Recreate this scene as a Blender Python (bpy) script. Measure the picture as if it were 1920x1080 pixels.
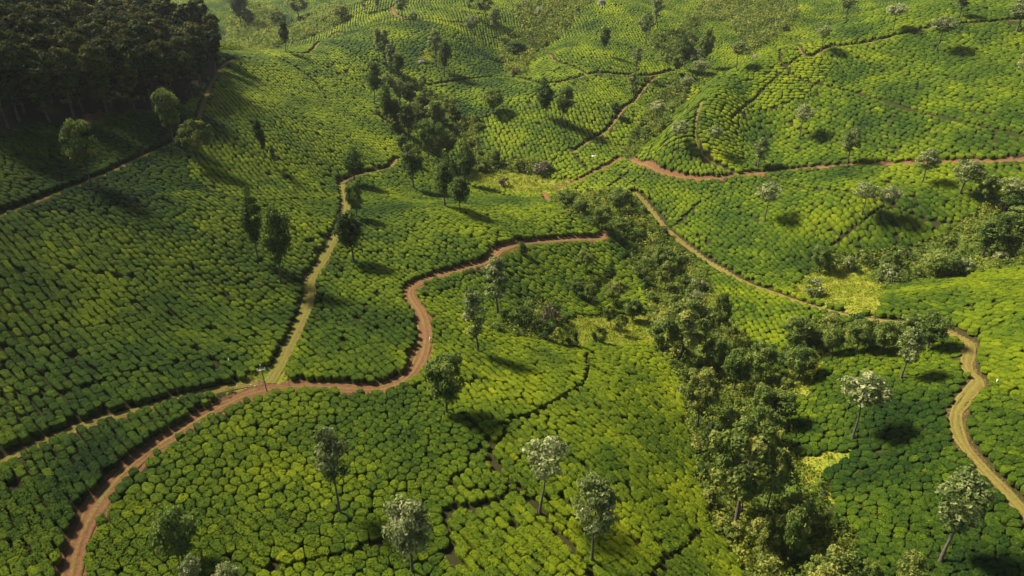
import bpy, math, random
import numpy as np
from mathutils import Vector, kdtree

scene = bpy.context.scene
for _o in list(bpy.data.objects):
    bpy.data.objects.remove(_o)
COL = scene.collection
R = math.radians
rng = np.random.default_rng(7)
random.seed(7)

# ------------------------------------------------------------------ camera
CAM_H = 57.0
PITCH = R(26.0)
F = 1280.0                       # focal length in pixels of the 1920 wide photograph
cam_d = bpy.data.cameras.new('camera')
cam = bpy.data.objects.new('camera', cam_d)
COL.objects.link(cam)
cam.location = (0, 0, CAM_H)
cam.rotation_euler = (math.pi / 2 - PITCH, 0, 0)
cam_d.sensor_width = 36.0
cam_d.lens = 36.0 * F / 1920.0
cam_d.clip_start = 0.5
cam_d.clip_end = 3000.0
scene.camera = cam

# ------------------------------------------------------------------ sky and sun
SUN_AZ, SUN_EL = -62.0, 48.0     # azimuth from +Y, clockwise; elevation
sv = Vector((math.sin(R(SUN_AZ)) * math.cos(R(SUN_EL)), math.cos(R(SUN_AZ)) * math.cos(R(SUN_EL)), math.sin(R(SUN_EL))))
world = bpy.data.worlds.new('World')
scene.world = world
world.use_nodes = True
wn = world.node_tree.nodes
wl = world.node_tree.links
wn.clear()
wo = wn.new('ShaderNodeOutputWorld')
bg = wn.new('ShaderNodeBackground')
sky = wn.new('ShaderNodeTexSky')
sky.sky_type = 'NISHITA'
sky.sun_disc = False
sky.sun_elevation = R(SUN_EL)
sky.sun_rotation = R(SUN_AZ)
sky.air_density = 1.0
sky.dust_density = 2.0
bg.inputs['Strength'].default_value = 0.05
wl.new(sky.outputs[0], bg.inputs['Color'])
wl.new(bg.outputs[0], wo.inputs['Surface'])
sun_d = bpy.data.lights.new('sun', 'SUN')
sun_d.energy = 5.0
sun_d.angle = R(10.0)
sun_d.color = (1.0, 0.91, 0.74)
sun = bpy.data.objects.new('sun', sun_d)
COL.objects.link(sun)
sun.rotation_euler = (-sv).to_track_quat('-Z', 'Y').to_euler()
sun.location = sv * 400

scene.view_settings.view_transform = 'Standard'
scene.view_settings.look = 'None'
scene.view_settings.exposure = 1.08
scene.view_settings.gamma = 1.0
scene.view_settings.use_curve_mapping = False
scene.render.engine = 'CYCLES'
scene.cycles.use_denoising = True
scene.cycles.max_bounces = 6
scene.cycles.diffuse_bounces = 3
scene.cycles.transmission_bounces = 3
scene.cycles.transparent_max_bounces = 24
scene.cycles.volume_bounces = 0

# ------------------------------------------------------------------ helpers
SP, CP = math.sin(PITCH), math.cos(PITCH)

def rays(px, py):
    u = (np.asarray(px, float) - 960) / F
    v = (540 - np.asarray(py, float)) / F
    return np.stack([u, v * SP + CP, v * CP - SP], -1)

def project(x, y, z):
    zz = z - CAM_H
    d = y * CP - zz * SP
    up = y * SP + zz * CP
    d = np.maximum(d, 1e-3)
    return 960 + F * x / d, 540 - F * up / d, d

def hash2(ix, iy, s):
    n = (ix.astype(np.int64) * 374761393 + iy.astype(np.int64) * 668265263 + s * 974711) & 0xffffffff
    n = ((n ^ (n >> 13)) * 1274126177) & 0xffffffff
    return ((n ^ (n >> 16)) & 0xffff) / 65535.0

def vnoise(x, y, s=0):
    """smooth value noise in 0..1"""
    xf, yf = np.floor(x), np.floor(y)
    fx, fy = x - xf, y - yf
    fx = fx * fx * (3 - 2 * fx)
    fy = fy * fy * (3 - 2 * fy)
    ix, iy = xf.astype(np.int64), yf.astype(np.int64)
    a = hash2(ix, iy, s); b = hash2(ix + 1, iy, s)
    c = hash2(ix, iy + 1, s); d = hash2(ix + 1, iy + 1, s)
    return (a * (1 - fx) + b * fx) * (1 - fy) + (c * (1 - fx) + d * fx) * fy

def sstep(a, b, x):
    t = np.clip((x - a) / (b - a), 0, 1)
    return t * t * (3 - 2 * t)

# ------------------------------------------------------------------ the lie of the land
# (pixel x, pixel y, 'z' height or 'd' depth, value): what each spot of ground must be, read from the size of bushes and trees there
CTRL = []
def zc(py, *pts):
    for p in pts: CTRL.append((p[0], py, 'z', p[1]))
def dc(*pts):
    for p in pts: CTRL.append((p[0], p[1], 'd', p[2]))
zc(1080, (-250, 5), (0, 3), (400, 1), (800, 0), (1200, -3), (1440, -12), (1650, -9), (1920, -6), (2150, -4))
zc(900, (-250, 8), (0, 5), (400, 2), (800, 0), (1150, -4), (1330, -11.5), (1480, -12.5), (1700, -6.5), (1920, -3), (2150, 0))
zc(720, (-250, 11), (0, 8), (250, 5), (500, 2), (740, 0), (950, -2), (1150, -5), (1290, -12.5), (1450, -12.5), (1600, -8), (1800, -3), (1920, -1), (2150, 3))
zc(600, (-250, 15), (0, 11.5), (300, 6), (560, 1.5), (790, 0), (900, -3), (1000, -8.5), (1100, -12.5), (1200, -14), (1300, -13.5), (1450, -10.5), (1660, -6), (1920, 2), (2150, 7))
zc(500, (-250, 19), (0, 15.5), (300, 8.5), (585, 1.5), (700, 0), (1000, -7), (1100, -11), (1230, -14.5), (1350, -12.5), (1550, -11), (1720, -8), (1900, -3.5), (2150, 3))
CTRL += [(790, 530, 'z', -0.5), (930, 470, 'z', -2.5), (1130, 440, 'z', -8), (1480, 550, 'z', -10), (1830, 640, 'z', -3), (1660, 548, 'z', -6.5), (1800, 540, 'z', -2.5)]
zc(385, (-250, 24), (0, 19.5), (300, 13), (500, 7), (640, 1), (800, -1), (1000, -5.5), (1100, -9.8), (1200, -9.3), (1400, -5.5), (1600, 0), (1800, 2), (1950, 4), (2150, 9))
CTRL += [(1190, 358, 'z', -6.8)]
dc((1200, 300, 226), (1240, 322, 213), (1380, 330, 203), (1500, 320, 200), (1700, 305, 187), (1920, 300, 173), (2150, 290, 160),
   (1000, 335, 226), (900, 335, 226), (745, 310, 213), (640, 335, 192), (860, 370, 200))
dc((450, 250, 181), (600, 250, 209), (720, 250, 233), (330, 262, 168), (0, 300, 127), (150, 300, 143), (-250, 300, 110),
   (400, 150, 211), (430, 110, 238), (540, 100, 265), (640, 78, 290), (740, 42, 320), (790, 38, 326),
   (550, 165, 236), (650, 155, 258), (700, 110, 278), (850, 105, 298), (850, 60, 320), (800, 140, 280), (950, 140, 300))
dc((800, 210, 256), (900, 262, 245), (850, 230, 251), (1000, 200, 256), (1100, 200, 256), (1100, 145, 278), (1000, 155, 276),
   (1180, 200, 261), (1100, 290, 232), (950, 270, 240), (1050, 320, 227), (1150, 250, 248), (1160, 305, 228))
dc((1225, 200, 274), (1222, 250, 247), (1180, 298, 230), (1290, 205, 222), (1350, 142, 239), (1480, 88, 254), (1600, 34, 267), (1720, 2, 272),
   (1305, 200, 222), (1330, 165, 230), (1365, 142, 238), (1400, 118, 244), (1440, 98, 250), (1255, 262, 217),
   (1400, 70, 350), (1340, 60, 352), (1300, 105, 325), (1260, 140, 300),
   (1250, 290, 215), (1400, 250, 219), (1400, 180, 229), (1600, 200, 214), (1600, 120, 235), (1800, 250, 188), (1800, 150, 210), (1900, 60, 231), (1920, 0, 248),
   (2150, 150, 192), (2150, 20, 225))
dc((1150, 60, 336), (1150, 0, 372), (1050, 95, 310), (960, 112, 332), (1000, 60, 358), (900, 30, 352), (1010, 10, 385), (850, 0, 382), (700, 0, 392),
   (560, 50, 425), (450, 60, 420), (450, 10, 480), (560, 0, 480), (300, 0, 480), (1280, 30, 400), (1350, 10, 420), (1450, 0, 415))
dc((200, 230, 163), (100, 205, 162), (0, 205, 148), (250, 125, 212), (100, 60, 255), (100, 5, 420), (-250, 200, 125), (-250, 60, 230))

# hollows that a ridge hides: (pixel x, depth, height)
HID = [(470, 320, 13), (540, 345, 12), (430, 285, 19), (610, 370, 15), (380, 330, 16), (1300, 266, 4), (1350, 284, 8), (1400, 296, 12), (1470, 305, 17), (1560, 320, 22), (1262, 243, -1)]
def ctrl_world():
    P = []
    for px, py, k, val in CTRL:
        r = rays(px, py)
        d = val if k == 'd' else (val - CAM_H) / r[2]
        P.append((r[0] * d, r[1] * d, CAM_H + r[2] * d))
    for px, d, z in HID:
        zz = z - CAM_H
        P.append(((px - 960) / F * d, (d + zz * SP) / CP, z))
    # land out of view: behind the ridges and under the camera
    P += [(-60, 20, 3), (0, 20, 2), (70, 20, -4), (-110, 60, 12), (110, 50, -2), (-450, 300, 38), (-450, 640, 30), (0, 660, 60), (450, 640, 70), (430, 300, 62),
          (250, 340, 40), (300, 480, 50), (-220, 420, 18)]
    return np.array(P)

CW = ctrl_world()
def tps_fit(P, lam):
    n = len(P)
    xy = P[:, :2] / 100.0
    r2 = ((xy[:, None] - xy[None]) ** 2).sum(-1)
    K = 0.5 * r2 * np.log(r2 + 1e-12) + lam * np.eye(n)
    A = np.zeros((n + 3, n + 3))
    A[:n, :n] = K
    A[:n, n] = 1; A[:n, n + 1:] = xy
    A[n, :n] = 1; A[n + 1:, :n] = xy.T
    b = np.zeros(n + 3); b[:n] = P[:, 2]
    return np.linalg.solve(A, b)
TW = tps_fit(CW, 0.0003)
def tps_eval(x, y):
    out = np.zeros(x.shape)
    c = CW[:, :2] / 100.0
    X, Y = x / 100.0, y / 100.0
    n = len(c)
    out += TW[n] + TW[n + 1] * X + TW[n + 2] * Y
    for i in range(n):
        r2 = (X - c[i, 0]) ** 2 + (Y - c[i, 1]) ** 2
        out += TW[i] * 0.5 * r2 * np.log(r2 + 1e-12)
    return out
GX0, GY0, GS = -640.0, 0.0, 2.0
gx = np.arange(GX0, 640 + GS, GS); gy = np.arange(GY0, 720 + GS, GS)
GXX, GYY = np.meshgrid(gx, gy)
H0 = tps_eval(GXX, GYY)
H0 += (vnoise(GXX / 23, GYY / 23, 3) - 0.5) * 1.3 + (vnoise(GXX / 9, GYY / 9, 4) - 0.5) * 0.45

def bil(grid, x, y):
    fx = np.clip((x - GX0) / GS, 0, grid.shape[1] - 1.001)
    fy = np.clip((y - GY0) / GS, 0, grid.shape[0] - 1.001)
    ix, iy = fx.astype(int), fy.astype(int)
    fx, fy = fx - ix, fy - iy
    return (grid[iy, ix] * (1 - fx) + grid[iy, ix + 1] * fx) * (1 - fy) + (grid[iy + 1, ix] * (1 - fx) + grid[iy + 1, ix + 1] * fx) * fy

def ground0(x, y):
    return bil(H0, np.asarray(x, float), np.asarray(y, float))

DM = np.arange(40, 640, 0.5)
def hit(px, py):
    """where the sight line through a pixel meets the ground: arrays of x, y, z, depth"""
    r = rays(np.atleast_1d(px), np.atleast_1d(py))
    X = r[:, 0:1] * DM; Y = r[:, 1:2] * DM; Z = CAM_H + r[:, 2:3] * DM
    below = Z < ground0(X, Y)
    i = np.where(below.any(1), below.argmax(1), len(DM) - 1)
    k = np.arange(len(i))
    i0 = np.maximum(i - 1, 0)
    za = Z[k, i0] - ground0(X[k, i0], Y[k, i0]); zb = Z[k, i] - ground0(X[k, i], Y[k, i])
    t = np.clip(za / np.where(abs(za - zb) < 1e-9, 1, za - zb), 0, 1)
    d = DM[i0] + t * (DM[i] - DM[i0])
    x, y = r[:, 0] * d, r[:, 1] * d
    return x, y, ground0(x, y), d

# ------------------------------------------------------------------ materials
def mat(name):
    m = bpy.data.materials.new(name)
    m.use_nodes = True
    nt = m.node_tree
    nt.nodes.clear()
    out = nt.nodes.new('ShaderNodeOutputMaterial')
    return m, nt, out

class NB:
    """tiny node builder"""
    def __init__(s, nt): s.nt = nt
    def n(s, t, **kw):
        nd = s.nt.nodes.new(t)
        for k, v in kw.items(): setattr(nd, k, v)
        return nd
    def link(s, a, b): s.nt.links.new(a, b)
    def pos(s): return s.n('ShaderNodeNewGeometry').outputs['Position']
    def attr(s, name, typ='GEOMETRY'):
        a = s.n('ShaderNodeAttribute', attribute_name=name, attribute_type=typ)
        return a.outputs['Fac']
    def noise(s, scale, detail=2.0, rough=0.5, vec=None):
        nd = s.n('ShaderNodeTexNoise')
        nd.inputs['Scale'].default_value = scale
        nd.inputs['Detail'].default_value = detail
        nd.inputs['Roughness'].default_value = rough
        if vec is not None: s.link(vec, nd.inputs['Vector'])
        return nd.outputs['Fac']
    def math(s, op, a, b=None, clamp=False):
        nd = s.n('ShaderNodeMath', operation=op, use_clamp=clamp)
        for i, v in enumerate((a, b)):
            if v is None: continue
            if isinstance(v, (int, float)): nd.inputs[i].default_value = v
            else: s.link(v, nd.inputs[i])
        return nd.outputs[0]
    def mapr(s, v, a, b, c=0.0, d=1.0):
        nd = s.n('ShaderNodeMapRange')
        s.link(v, nd.inputs['Value'])
        for k, x in zip(('From Min', 'From Max', 'To Min', 'To Max'), (a, b, c, d)): nd.inputs[k].default_value = x
        return nd.outputs[0]
    def mix(s, f, a, b, mode='MIX'):
        nd = s.n('ShaderNodeMix', data_type='RGBA', blend_type=mode)
        for sock, v in ((nd.inputs[0], f), (nd.inputs[6], a), (nd.inputs[7], b)):
            if isinstance(v, (int, float)): sock.default_value = v
            elif isinstance(v, tuple): sock.default_value = (*v, 1)
            else: s.link(v, sock)
        return nd.outputs[2]
    def ramp(s, f, *stops):
        nd = s.n('ShaderNodeValToRGB')
        el = nd.color_ramp.elements
        while len(el) < len(stops): el.new(0.5)
        for e, (p, c) in zip(el, stops):
            e.position = p; e.color = (*c, 1)
        s.link(f, nd.inputs[0])
        return nd.outputs[0]
    def bump(s, h, dist, strength=1.0):
        nd = s.n('ShaderNodeBump')
        nd.inputs['Distance'].default_value = dist
        nd.inputs['Strength'].default_value = strength
        s.link(h, nd.inputs['Height'])
        return nd.outputs['Normal']
    def bsdf(s, col, rough=0.8, spec=0.2, normal=None):
        nd = s.n('ShaderNodeBsdfPrincipled')
        if isinstance(col, tuple): nd.inputs['Base Color'].default_value = (*col, 1)
        else: s.link(col, nd.inputs['Base Color'])
        nd.inputs['Roughness'].default_value = rough
        nd.inputs['Specular IOR Level'].default_value = spec
        if normal is not None: s.link(normal, nd.inputs['Normal'])
        return nd.outputs[0]

M = {}
def mk_terrain():
    m, nt, out = mat('hill_ground'); b = NB(nt); p = b.pos()
    n1 = b.noise(0.35, 4, 0.6, p); n2 = b.noise(3.0, 4, 0.65, p); n3 = b.noise(14.0, 2, 0.6, p)
    base = b.mix(n1, (0.030, 0.022, 0.010), (0.040, 0.045, 0.012))
    scrub = b.mix(b.mapr(n2, 0.35, 0.65), (0.040, 0.070, 0.012), (0.120, 0.150, 0.022))
    col = b.mix(b.attr('scrub'), base, scrub)
    g = b.mix(b.mapr(n1, 0.35, 0.65), (0.170, 0.205, 0.014), (0.270, 0.250, 0.030))
    g = b.mix(b.mapr(n2, 0.42, 0.66), g, (0.085, 0.115, 0.016))
    gm = b.math('ADD', b.attr('grass'), b.math('MULTIPLY', b.math('SUBTRACT', n2, 0.5), 0.7))
    col = b.mix(b.mapr(gm, 0.35, 0.6), col, g)
    s = b.mix(b.mapr(n2, 0.3, 0.7), (0.120, 0.052, 0.024), (0.220, 0.112, 0.054))
    s = b.mix(b.mapr(n3, 0.5, 0.75), s, (0.09, 0.045, 0.022))
    sm = b.math('ADD', b.attr('soil'), b.math('MULTIPLY', b.math('SUBTRACT', n2, 0.5), 0.8))
    col = b.mix(b.mapr(sm, 0.4, 0.62), col, s)
    h = b.math('ADD', n2, b.math('MULTIPLY', n3, 0.4))
    b.link(b.bsdf(col, 0.95, 0.1, b.bump(h, 0.12)), out.inputs[0])
    return m
def mk_track(name, grassy):
    m, nt, out = mat(name); b = NB(nt); p = b.pos()
    n1 = b.noise(0.5, 3, 0.6, p); n2 = b.noise(4.0, 4, 0.65, p); n3 = b.noise(18.0, 2, 0.6, p)
    u = b.attr('across')                                   # 0 on the centre line, 1 at the edge
    dirt = b.mix(b.mapr(n2, 0.3, 0.7), (0.140, 0.062, 0.026), (0.235, 0.122, 0.056))
    dirt = b.mix(b.mapr(n3, 0.55, 0.75), dirt, (0.17, 0.08, 0.045))
    gr = b.mix(b.mapr(n2, 0.3, 0.7), (0.120, 0.125, 0.018), (0.235, 0.190, 0.045))
    gr = b.mix(b.mapr(n3, 0.5, 0.8), gr, (0.09, 0.105, 0.018))
    # the wheels keep two bands bare, grass holds on between and outside them
    rut = b.math('ABSOLUTE', b.math('SUBTRACT', u, 0.5))
    rut = b.math('ADD', rut, b.math('MULTIPLY', b.math('SUBTRACT', n1, 0.5), 0.5))
    rut = b.math('ADD', rut, b.math('MULTIPLY', b.math('SUBTRACT', n2, 0.5), 0.45))
    lo, hi = (0.03, 0.17) if grassy else (0.28, 0.50)
    if grassy == 2: lo, hi = -0.08, 0.10
    b.link(b.bsdf(b.mix(b.mapr(rut, lo, hi), dirt, gr), 0.95, 0.1, b.bump(b.math('ADD', n2, n3), 0.06)), out.inputs[0])
    return m
def mk_tea(name='tea_leaves'):
    m, nt, out = mat(name); b = NB(nt); p = b.pos()
    t = b.attr('tone')
    n0 = b.noise(0.045, 3, 0.6, p); n1 = b.noise(1.3, 3, 0.6, p); n2 = b.noise(5.5, 4, 0.7, p); n3 = b.noise(17.0, 3, 0.65, p)
    f = b.math('ADD', t, b.math('MULTIPLY', b.math('SUBTRACT', n1, 0.5), 0.45))
    f = b.math('ADD', f, b.math('MULTIPLY', b.math('SUBTRACT', n2, 0.5), 0.95))
    f = b.math('ADD', f, b.math('MULTIPLY', b.math('SUBTRACT', n3, 0.5), 0.5))
    f = b.math('ADD', f, b.math('MULTIPLY', b.math('SUBTRACT', n0, 0.5), 1.1))
    col = b.ramp(f, (0.0, (0.012, 0.036, 0.005)), (0.32, (0.058, 0.106, 0.006)), (0.62, (0.170, 0.226, 0.004)), (1.0, (0.355, 0.370, 0.009)))
    h = b.math('ADD', b.math('MULTIPLY', n2, 1.0), b.math('MULTIPLY', n3, 0.35))
    b.link(b.bsdf(col, 0.78, 0.08, b.bump(h, 0.42)), out.inputs[0])
    return m
def mk_leaf(name, stops, trans=0.22, rough=0.55, spec=0.3, var=0.3):
    m, nt, out = mat(name); b = NB(nt)
    t = b.attr('tone')
    oi = b.n('ShaderNodeObjectInfo').outputs['Random']
    f = b.math('ADD', t, b.math('MULTIPLY', b.math('SUBTRACT', oi, 0.5), var))
    col = b.ramp(f, *stops)
    bs = b.bsdf(col, rough, spec)
    tr = b.n('ShaderNodeBsdfTranslucent'); b.link(col, tr.inputs[0])
    mx = b.n('ShaderNodeMixShader'); mx.inputs[0].default_value = trans
    b.link(bs, mx.inputs[1]); b.link(tr.outputs[0], mx.inputs[2])
    b.link(mx.outputs[0], out.inputs[0])
    return m
def mk_plain(name, c1, c2, scale, rough=0.85, bd=0.03):
    m, nt, out = mat(name); b = NB(nt); p = b.pos()
    n1 = b.noise(scale, 4, 0.65, p)
    b.link(b.bsdf(b.mix(b.mapr(n1, 0.3, 0.7), c1, c2), rough, 0.2, b.bump(n1, bd)), out.inputs[0])
    return m
M['ground'] = mk_terrain()
M['dirt'] = mk_track('red_dirt', 0)
M['verge'] = mk_track('half_grassed_dirt', 1)
M['turf'] = mk_track('grassed_track', 2)
M['tea'] = mk_tea()
M['silver'] = mk_leaf('silver_oak_leaf', [(0.0, (0.060, 0.095, 0.020)), (0.45, (0.140, 0.185, 0.042)), (0.78, (0.265, 0.300, 0.100)), (1.0, (0.470, 0.480, 0.240))], trans=0.42, spec=0.15, var=0.2)
M['dark'] = mk_leaf('dark_tree_leaf', [(0.0, (0.030, 0.062, 0.012)), (0.5, (0.072, 0.118, 0.020)), (1.0, (0.180, 0.235, 0.042))], trans=0.40, spec=0.12)
M['olive'] = mk_leaf('olive_leaf', [(0.0, (0.070, 0.112, 0.020)), (0.5, (0.180, 0.228, 0.040)), (1.0, (0.400, 0.390, 0.085))], trans=0.45, spec=0.12, var=0.45)
M['green'] = mk_leaf('shrub_leaf', [(0.0, (0.060, 0.110, 0.022)), (0.5, (0.150, 0.215, 0.038)), (1.0, (0.310, 0.350, 0.080))], trans=0.45, spec=0.12)
M['yellow'] = mk_leaf('yellow_green_leaf', [(0.0, (0.100, 0.130, 0.010)), (0.5, (0.260, 0.290, 0.020)), (1.0, (0.480, 0.460, 0.060))])
M['forest'] = mk_leaf('forest_leaf', [(0.0, (0.018, 0.036, 0.008)), (0.5, (0.055, 0.080, 0.014)), (1.0, (0.210, 0.195, 0.024))], trans=0.25, spec=0.05, var=0.4)
M['dry'] = mk_leaf('dry_twig_leaf', [(0.0, (0.075, 0.055, 0.030)), (0.5, (0.140, 0.110, 0.060)), (1.0, (0.220, 0.190, 0.100))])
M['under'] = mk_leaf('undergrowth_leaf', [(0.0, (0.060, 0.110, 0.016)), (0.5, (0.160, 0.210, 0.026)), (1.0, (0.310, 0.320, 0.045))], trans=0.45, spec=0.1)
M['grass'] = mk_leaf('grass_blade', [(0.0, (0.130, 0.190, 0.012)), (0.5, (0.255, 0.300, 0.020)), (1.0, (0.390, 0.360, 0.040))], trans=0.45, spec=0.1)
M['bark'] = mk_plain('bark', (0.055, 0.045, 0.035), (0.150, 0.125, 0.100), 3.0)
M['rock'] = mk_plain('weathered_rock', (0.060, 0.055, 0.050), (0.240, 0.225, 0.205), 1.4, bd=0.2)
M['pale'] = mk_plain('pale_stone', (0.45, 0.43, 0.40), (0.72, 0.70, 0.66), 5.0)
M['wood'] = mk_plain('grey_pole_wood', (0.13, 0.10, 0.08), (0.24, 0.20, 0.16), 6.0)
M['white'] = mk_plain('white_paint', (0.74, 0.74, 0.72), (0.82, 0.82, 0.80), 4.0)

def mesh_np(name, co, quads=None, tris=None, attrs=None, smooth=False, material=None):
    me = bpy.data.meshes.new(name)
    nq = 0 if quads is None else len(quads); ntr = 0 if tris is None else len(tris)
    me.vertices.add(len(co)); me.vertices.foreach_set('co', np.ascontiguousarray(co, np.float32).ravel())
    me.loops.add(nq * 4 + ntr * 3)
    parts = []
    if nq: parts.append(np.asarray(quads, np.int32).ravel())
    if ntr: parts.append(np.asarray(tris, np.int32).ravel())
    me.loops.foreach_set('vertex_index', np.concatenate(parts))
    me.polygons.add(nq + ntr)
    st = np.concatenate([np.arange(nq) * 4, nq * 4 + np.arange(ntr) * 3]).astype(np.int32)
    me.polygons.foreach_set('loop_start', st)
    if isinstance(smooth, np.ndarray): me.polygons.foreach_set('use_smooth', smooth)
    elif smooth: me.polygons.foreach_set('use_smooth', np.ones(nq + ntr, bool))
    for k, v in (attrs or {}).items():
        a = me.attributes.new(k, 'FLOAT', 'POINT')
        a.data.foreach_set('value', np.ascontiguousarray(v, np.float32).ravel())
    if material is not None: me.materials.append(material)
    me.update(calc_edges=True)
    return me

def obj(name, me, parent=None, **props):
    o = bpy.data.objects.new(name, me)
    COL.objects.link(o)
    if parent is not None: o.parent = parent
    for k, v in props.items(): o[k] = v
    return o

# ------------------------------------------------------------------ tracks and footpaths
# each: name, material, width in metres, pixels of its centre line
TRACKS = [
 ('dirt_track', 'dirt', 2.7, [(118,1120),(132,1080),(150,1010),(190,932),(250,867),(330,810),(400,768),(470,737),(540,724),(620,724),(700,729),(740,721),(775,695),(794,655),(797,618),(786,582),(768,553),(775,536),(810,520),(870,503),(912,491),(928,477),(945,463),(985,455),(1040,450),(1090,447),(1120,447),(1133,442),(1136,436),(1128,431)]),
 ('dirt_track', 'verge', 2.0, [(-60,890),(0,866),(60,836),(150,798),(250,769),(350,741),(420,726),(490,716)]),
 ('grassy_track', 'turf', 2.5, [(505,716),(530,674),(550,632),(570,590),(580,555),(583,522),(608,482),(634,432),(647,397),(646,366),(640,342)]),
 ('grassy_track', 'verge', 1.7, [(640,342),(662,330),(690,323),(730,313),(744,296)]),
 ('hillside_path', 'verge', 1.7, [(-60,425),(0,402),(70,375),(150,345),(230,310),(290,282),(332,262)]),
 ('hillside_path', 'verge', 1.9, [(372,222),(384,185),(398,152),(415,126),(440,110)]),
 ('hillside_path', 'verge', 1.2, [(543,101),(590,90),(620,72),(650,63),(690,53),(735,42)]),
 ('hillside_path', 'dirt', 1.6, [(735,12),(738,24),(752,32),(775,36),(830,40),(872,43)]),
 ('dirt_track', 'verge', 2.7, [(1190,358),(1212,380),(1232,407),(1262,440),(1302,470),(1350,501),(1400,530),(1450,548),(1500,566),(1560,583),(1620,595),(1668,601),(1720,606),(1762,612)]),
 ('grassy_track', 'verge', 2.4, [(1760,612),(1795,628),(1820,642),(1816,665),(1815,690),(1836,712),(1812,744),(1794,776),(1800,816),(1832,862),(1874,908),(1925,960),(1990,1030)]),
 ('dirt_track', 'dirt', 2.2, [(1186,297),(1205,306),(1240,322),(1290,332),(1340,334),(1400,327),(1480,318),(1560,312),(1650,307),(1750,304),(1850,302),(1990,296)]),
 ('hillside_path', 'turf', 0.9, [(1385,327),(1340,306),(1316,286),(1305,252),(1307,220),(1318,188)]),
 ('hillside_path', 'verge', 1.6, [(1452,92),(1500,92),(1560,88),(1640,77),(1700,62),(1760,50),(1850,42),(1990,30)]),
 ('hillside_path', 'verge', 1.7, [(803,161),(860,152),(933,145),(973,147),(1003,155),(1040,156),(1075,149),(1100,140),(1140,138),(1187,142),(1225,141),(1262,133)]),
 ('hillside_path', 'verge', 1.2, [(1100,140),(1080,128),(1040,113),(1022,100)]),
 ('hillside_path', 'verge', 1.4, [(1228,145),(1207,167),(1160,217),(1110,262),(1073,287)]),
 ('hillside_path', 'dirt', 1.9, [(1163,295),(1140,310),(1107,326),(1072,343),(1040,353)]),
 ('hillside_path', 'dirt', 1.6, [(1020,362),(1030,378)]),
]
# narrow gaps that pickers keep open through the tea
FOOTPATHS = [
 [(1100,668),(1103,690),(1095,720),(1065,742),(1020,770),(985,785),(955,797),(945,820),(925,845),(915,860),(930,885),(955,905),(985,930),(1010,960),(1030,985),(1060,1020),(1100,1065),(1125,1100)],
 [(925,840),(895,806),(862,778)],
 [(957,915),(945,935),(890,955),(825,960)],
 [(735,1007),(690,1030),(640,1045),(560,1062),(500,1080)],
 [(1225,1080),(1250,1055),(1290,1025),(1312,1000)],
 [(1463,140),(1420,182),(1370,223)], [(1513,97),(1477,125)],
 [(1462,95),(1465,118),(1500,150),(1580,170),(1700,205),(1800,230),(1935,262)],
 [(1560,463),(1617,417),(1653,390)], [(1430,331),(1533,357),(1677,390),(1757,420),(1827,415)],
 [(1312,382),(1290,402),(1268,424)], [(1175,328),(1140,352)],
 [(1585,46),(1640,15)], [(520,110),(580,146),(610,175)], [(605,3),(650,12),(690,19)],
 [(1076,290),(1100,318)],
]

def catmull(P, step):
    P = np.asarray(P, float)
    Q = np.vstack([2 * P[0] - P[1], P, 2 * P[-1] - P[-2]])
    out = []
    for i in range(1, len(Q) - 2):
        a, b, c, d = Q[i - 1], Q[i], Q[i + 1], Q[i + 2]
        n = max(2, int(np.linalg.norm(c[:2] - b[:2]) / step) + 1)
        t = np.linspace(0, 1, n, endpoint=False)[:, None]
        out.append(0.5 * (2 * b + (c - a) * t + (2 * a - 5 * b + 4 * c - d) * t ** 2 + (3 * b - a - 3 * c + d) * t ** 3))
    out.append(P[-1:])
    out = np.vstack(out)
    s = np.r_[0, np.cumsum(np.hypot(*np.diff(out[:, :2], axis=0).T))]
    ss = np.arange(0, s[-1], step)
    return np.stack([np.interp(ss, s, out[:, k]) for k in range(out.shape[1])], -1)

def smooth1(a, k):
    if len(a) < 2 * k + 1: return a
    ap = np.r_[np.full(k, a[0]), a, np.full(k, a[-1])]
    return np.convolve(ap, np.ones(2 * k + 1) / (2 * k + 1), 'valid')

def pix_line(px, step=0.6):
    x, y, z, d = hit([p[0] for p in px], [p[1] for p in px])
    return catmull(np.stack([x, y], -1), step)

TR = []
for name, mk, w, px in TRACKS:
    L = pix_line(px)
    z = smooth1(ground0(L[:, 0], L[:, 1]), 5) - 0.22
    TR.append((name, mk, w * (0.74 if px[0][1] > 600 else 0.62), L, z))
FP = [pix_line(p, 0.7) for p in FOOTPATHS]

road_pts = np.vstack([np.c_[L, z, np.full(len(L), w / 2), np.full(len(L), {'dirt': 1.0, 'verge': 0.5, 'turf': 0.25}[k_])] for _, k_, w, L, z in TR])
kd_road = kdtree.KDTree(len(road_pts))
for i, p in enumerate(road_pts): kd_road.insert((p[0], p[1], 0), i)
kd_road.balance()

def road_near(x, y):
    """distance beyond the nearest track edge, and that track's height"""
    x = np.asarray(x, float).ravel(); y = np.asarray(y, float).ravel()
    e = np.empty(len(x)); zr = np.empty(len(x))
    f = kd_road.find
    global BARE
    BARE = np.empty(len(x))
    for i in range(len(x)):
        _, j, dist = f((x[i], y[i], 0))
        e[i] = dist - road_pts[j, 3]; zr[i] = road_pts[j, 2]; BARE[i] = road_pts[j, 4]
    return e, zr

def carve(x, y, z):
    e, zr = road_near(x, y)
    t = sstep(0.25, 1.35, e)
    return np.where(e < 1.35, (zr - 0.07) * (1 - t) + z * t, z), e

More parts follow.
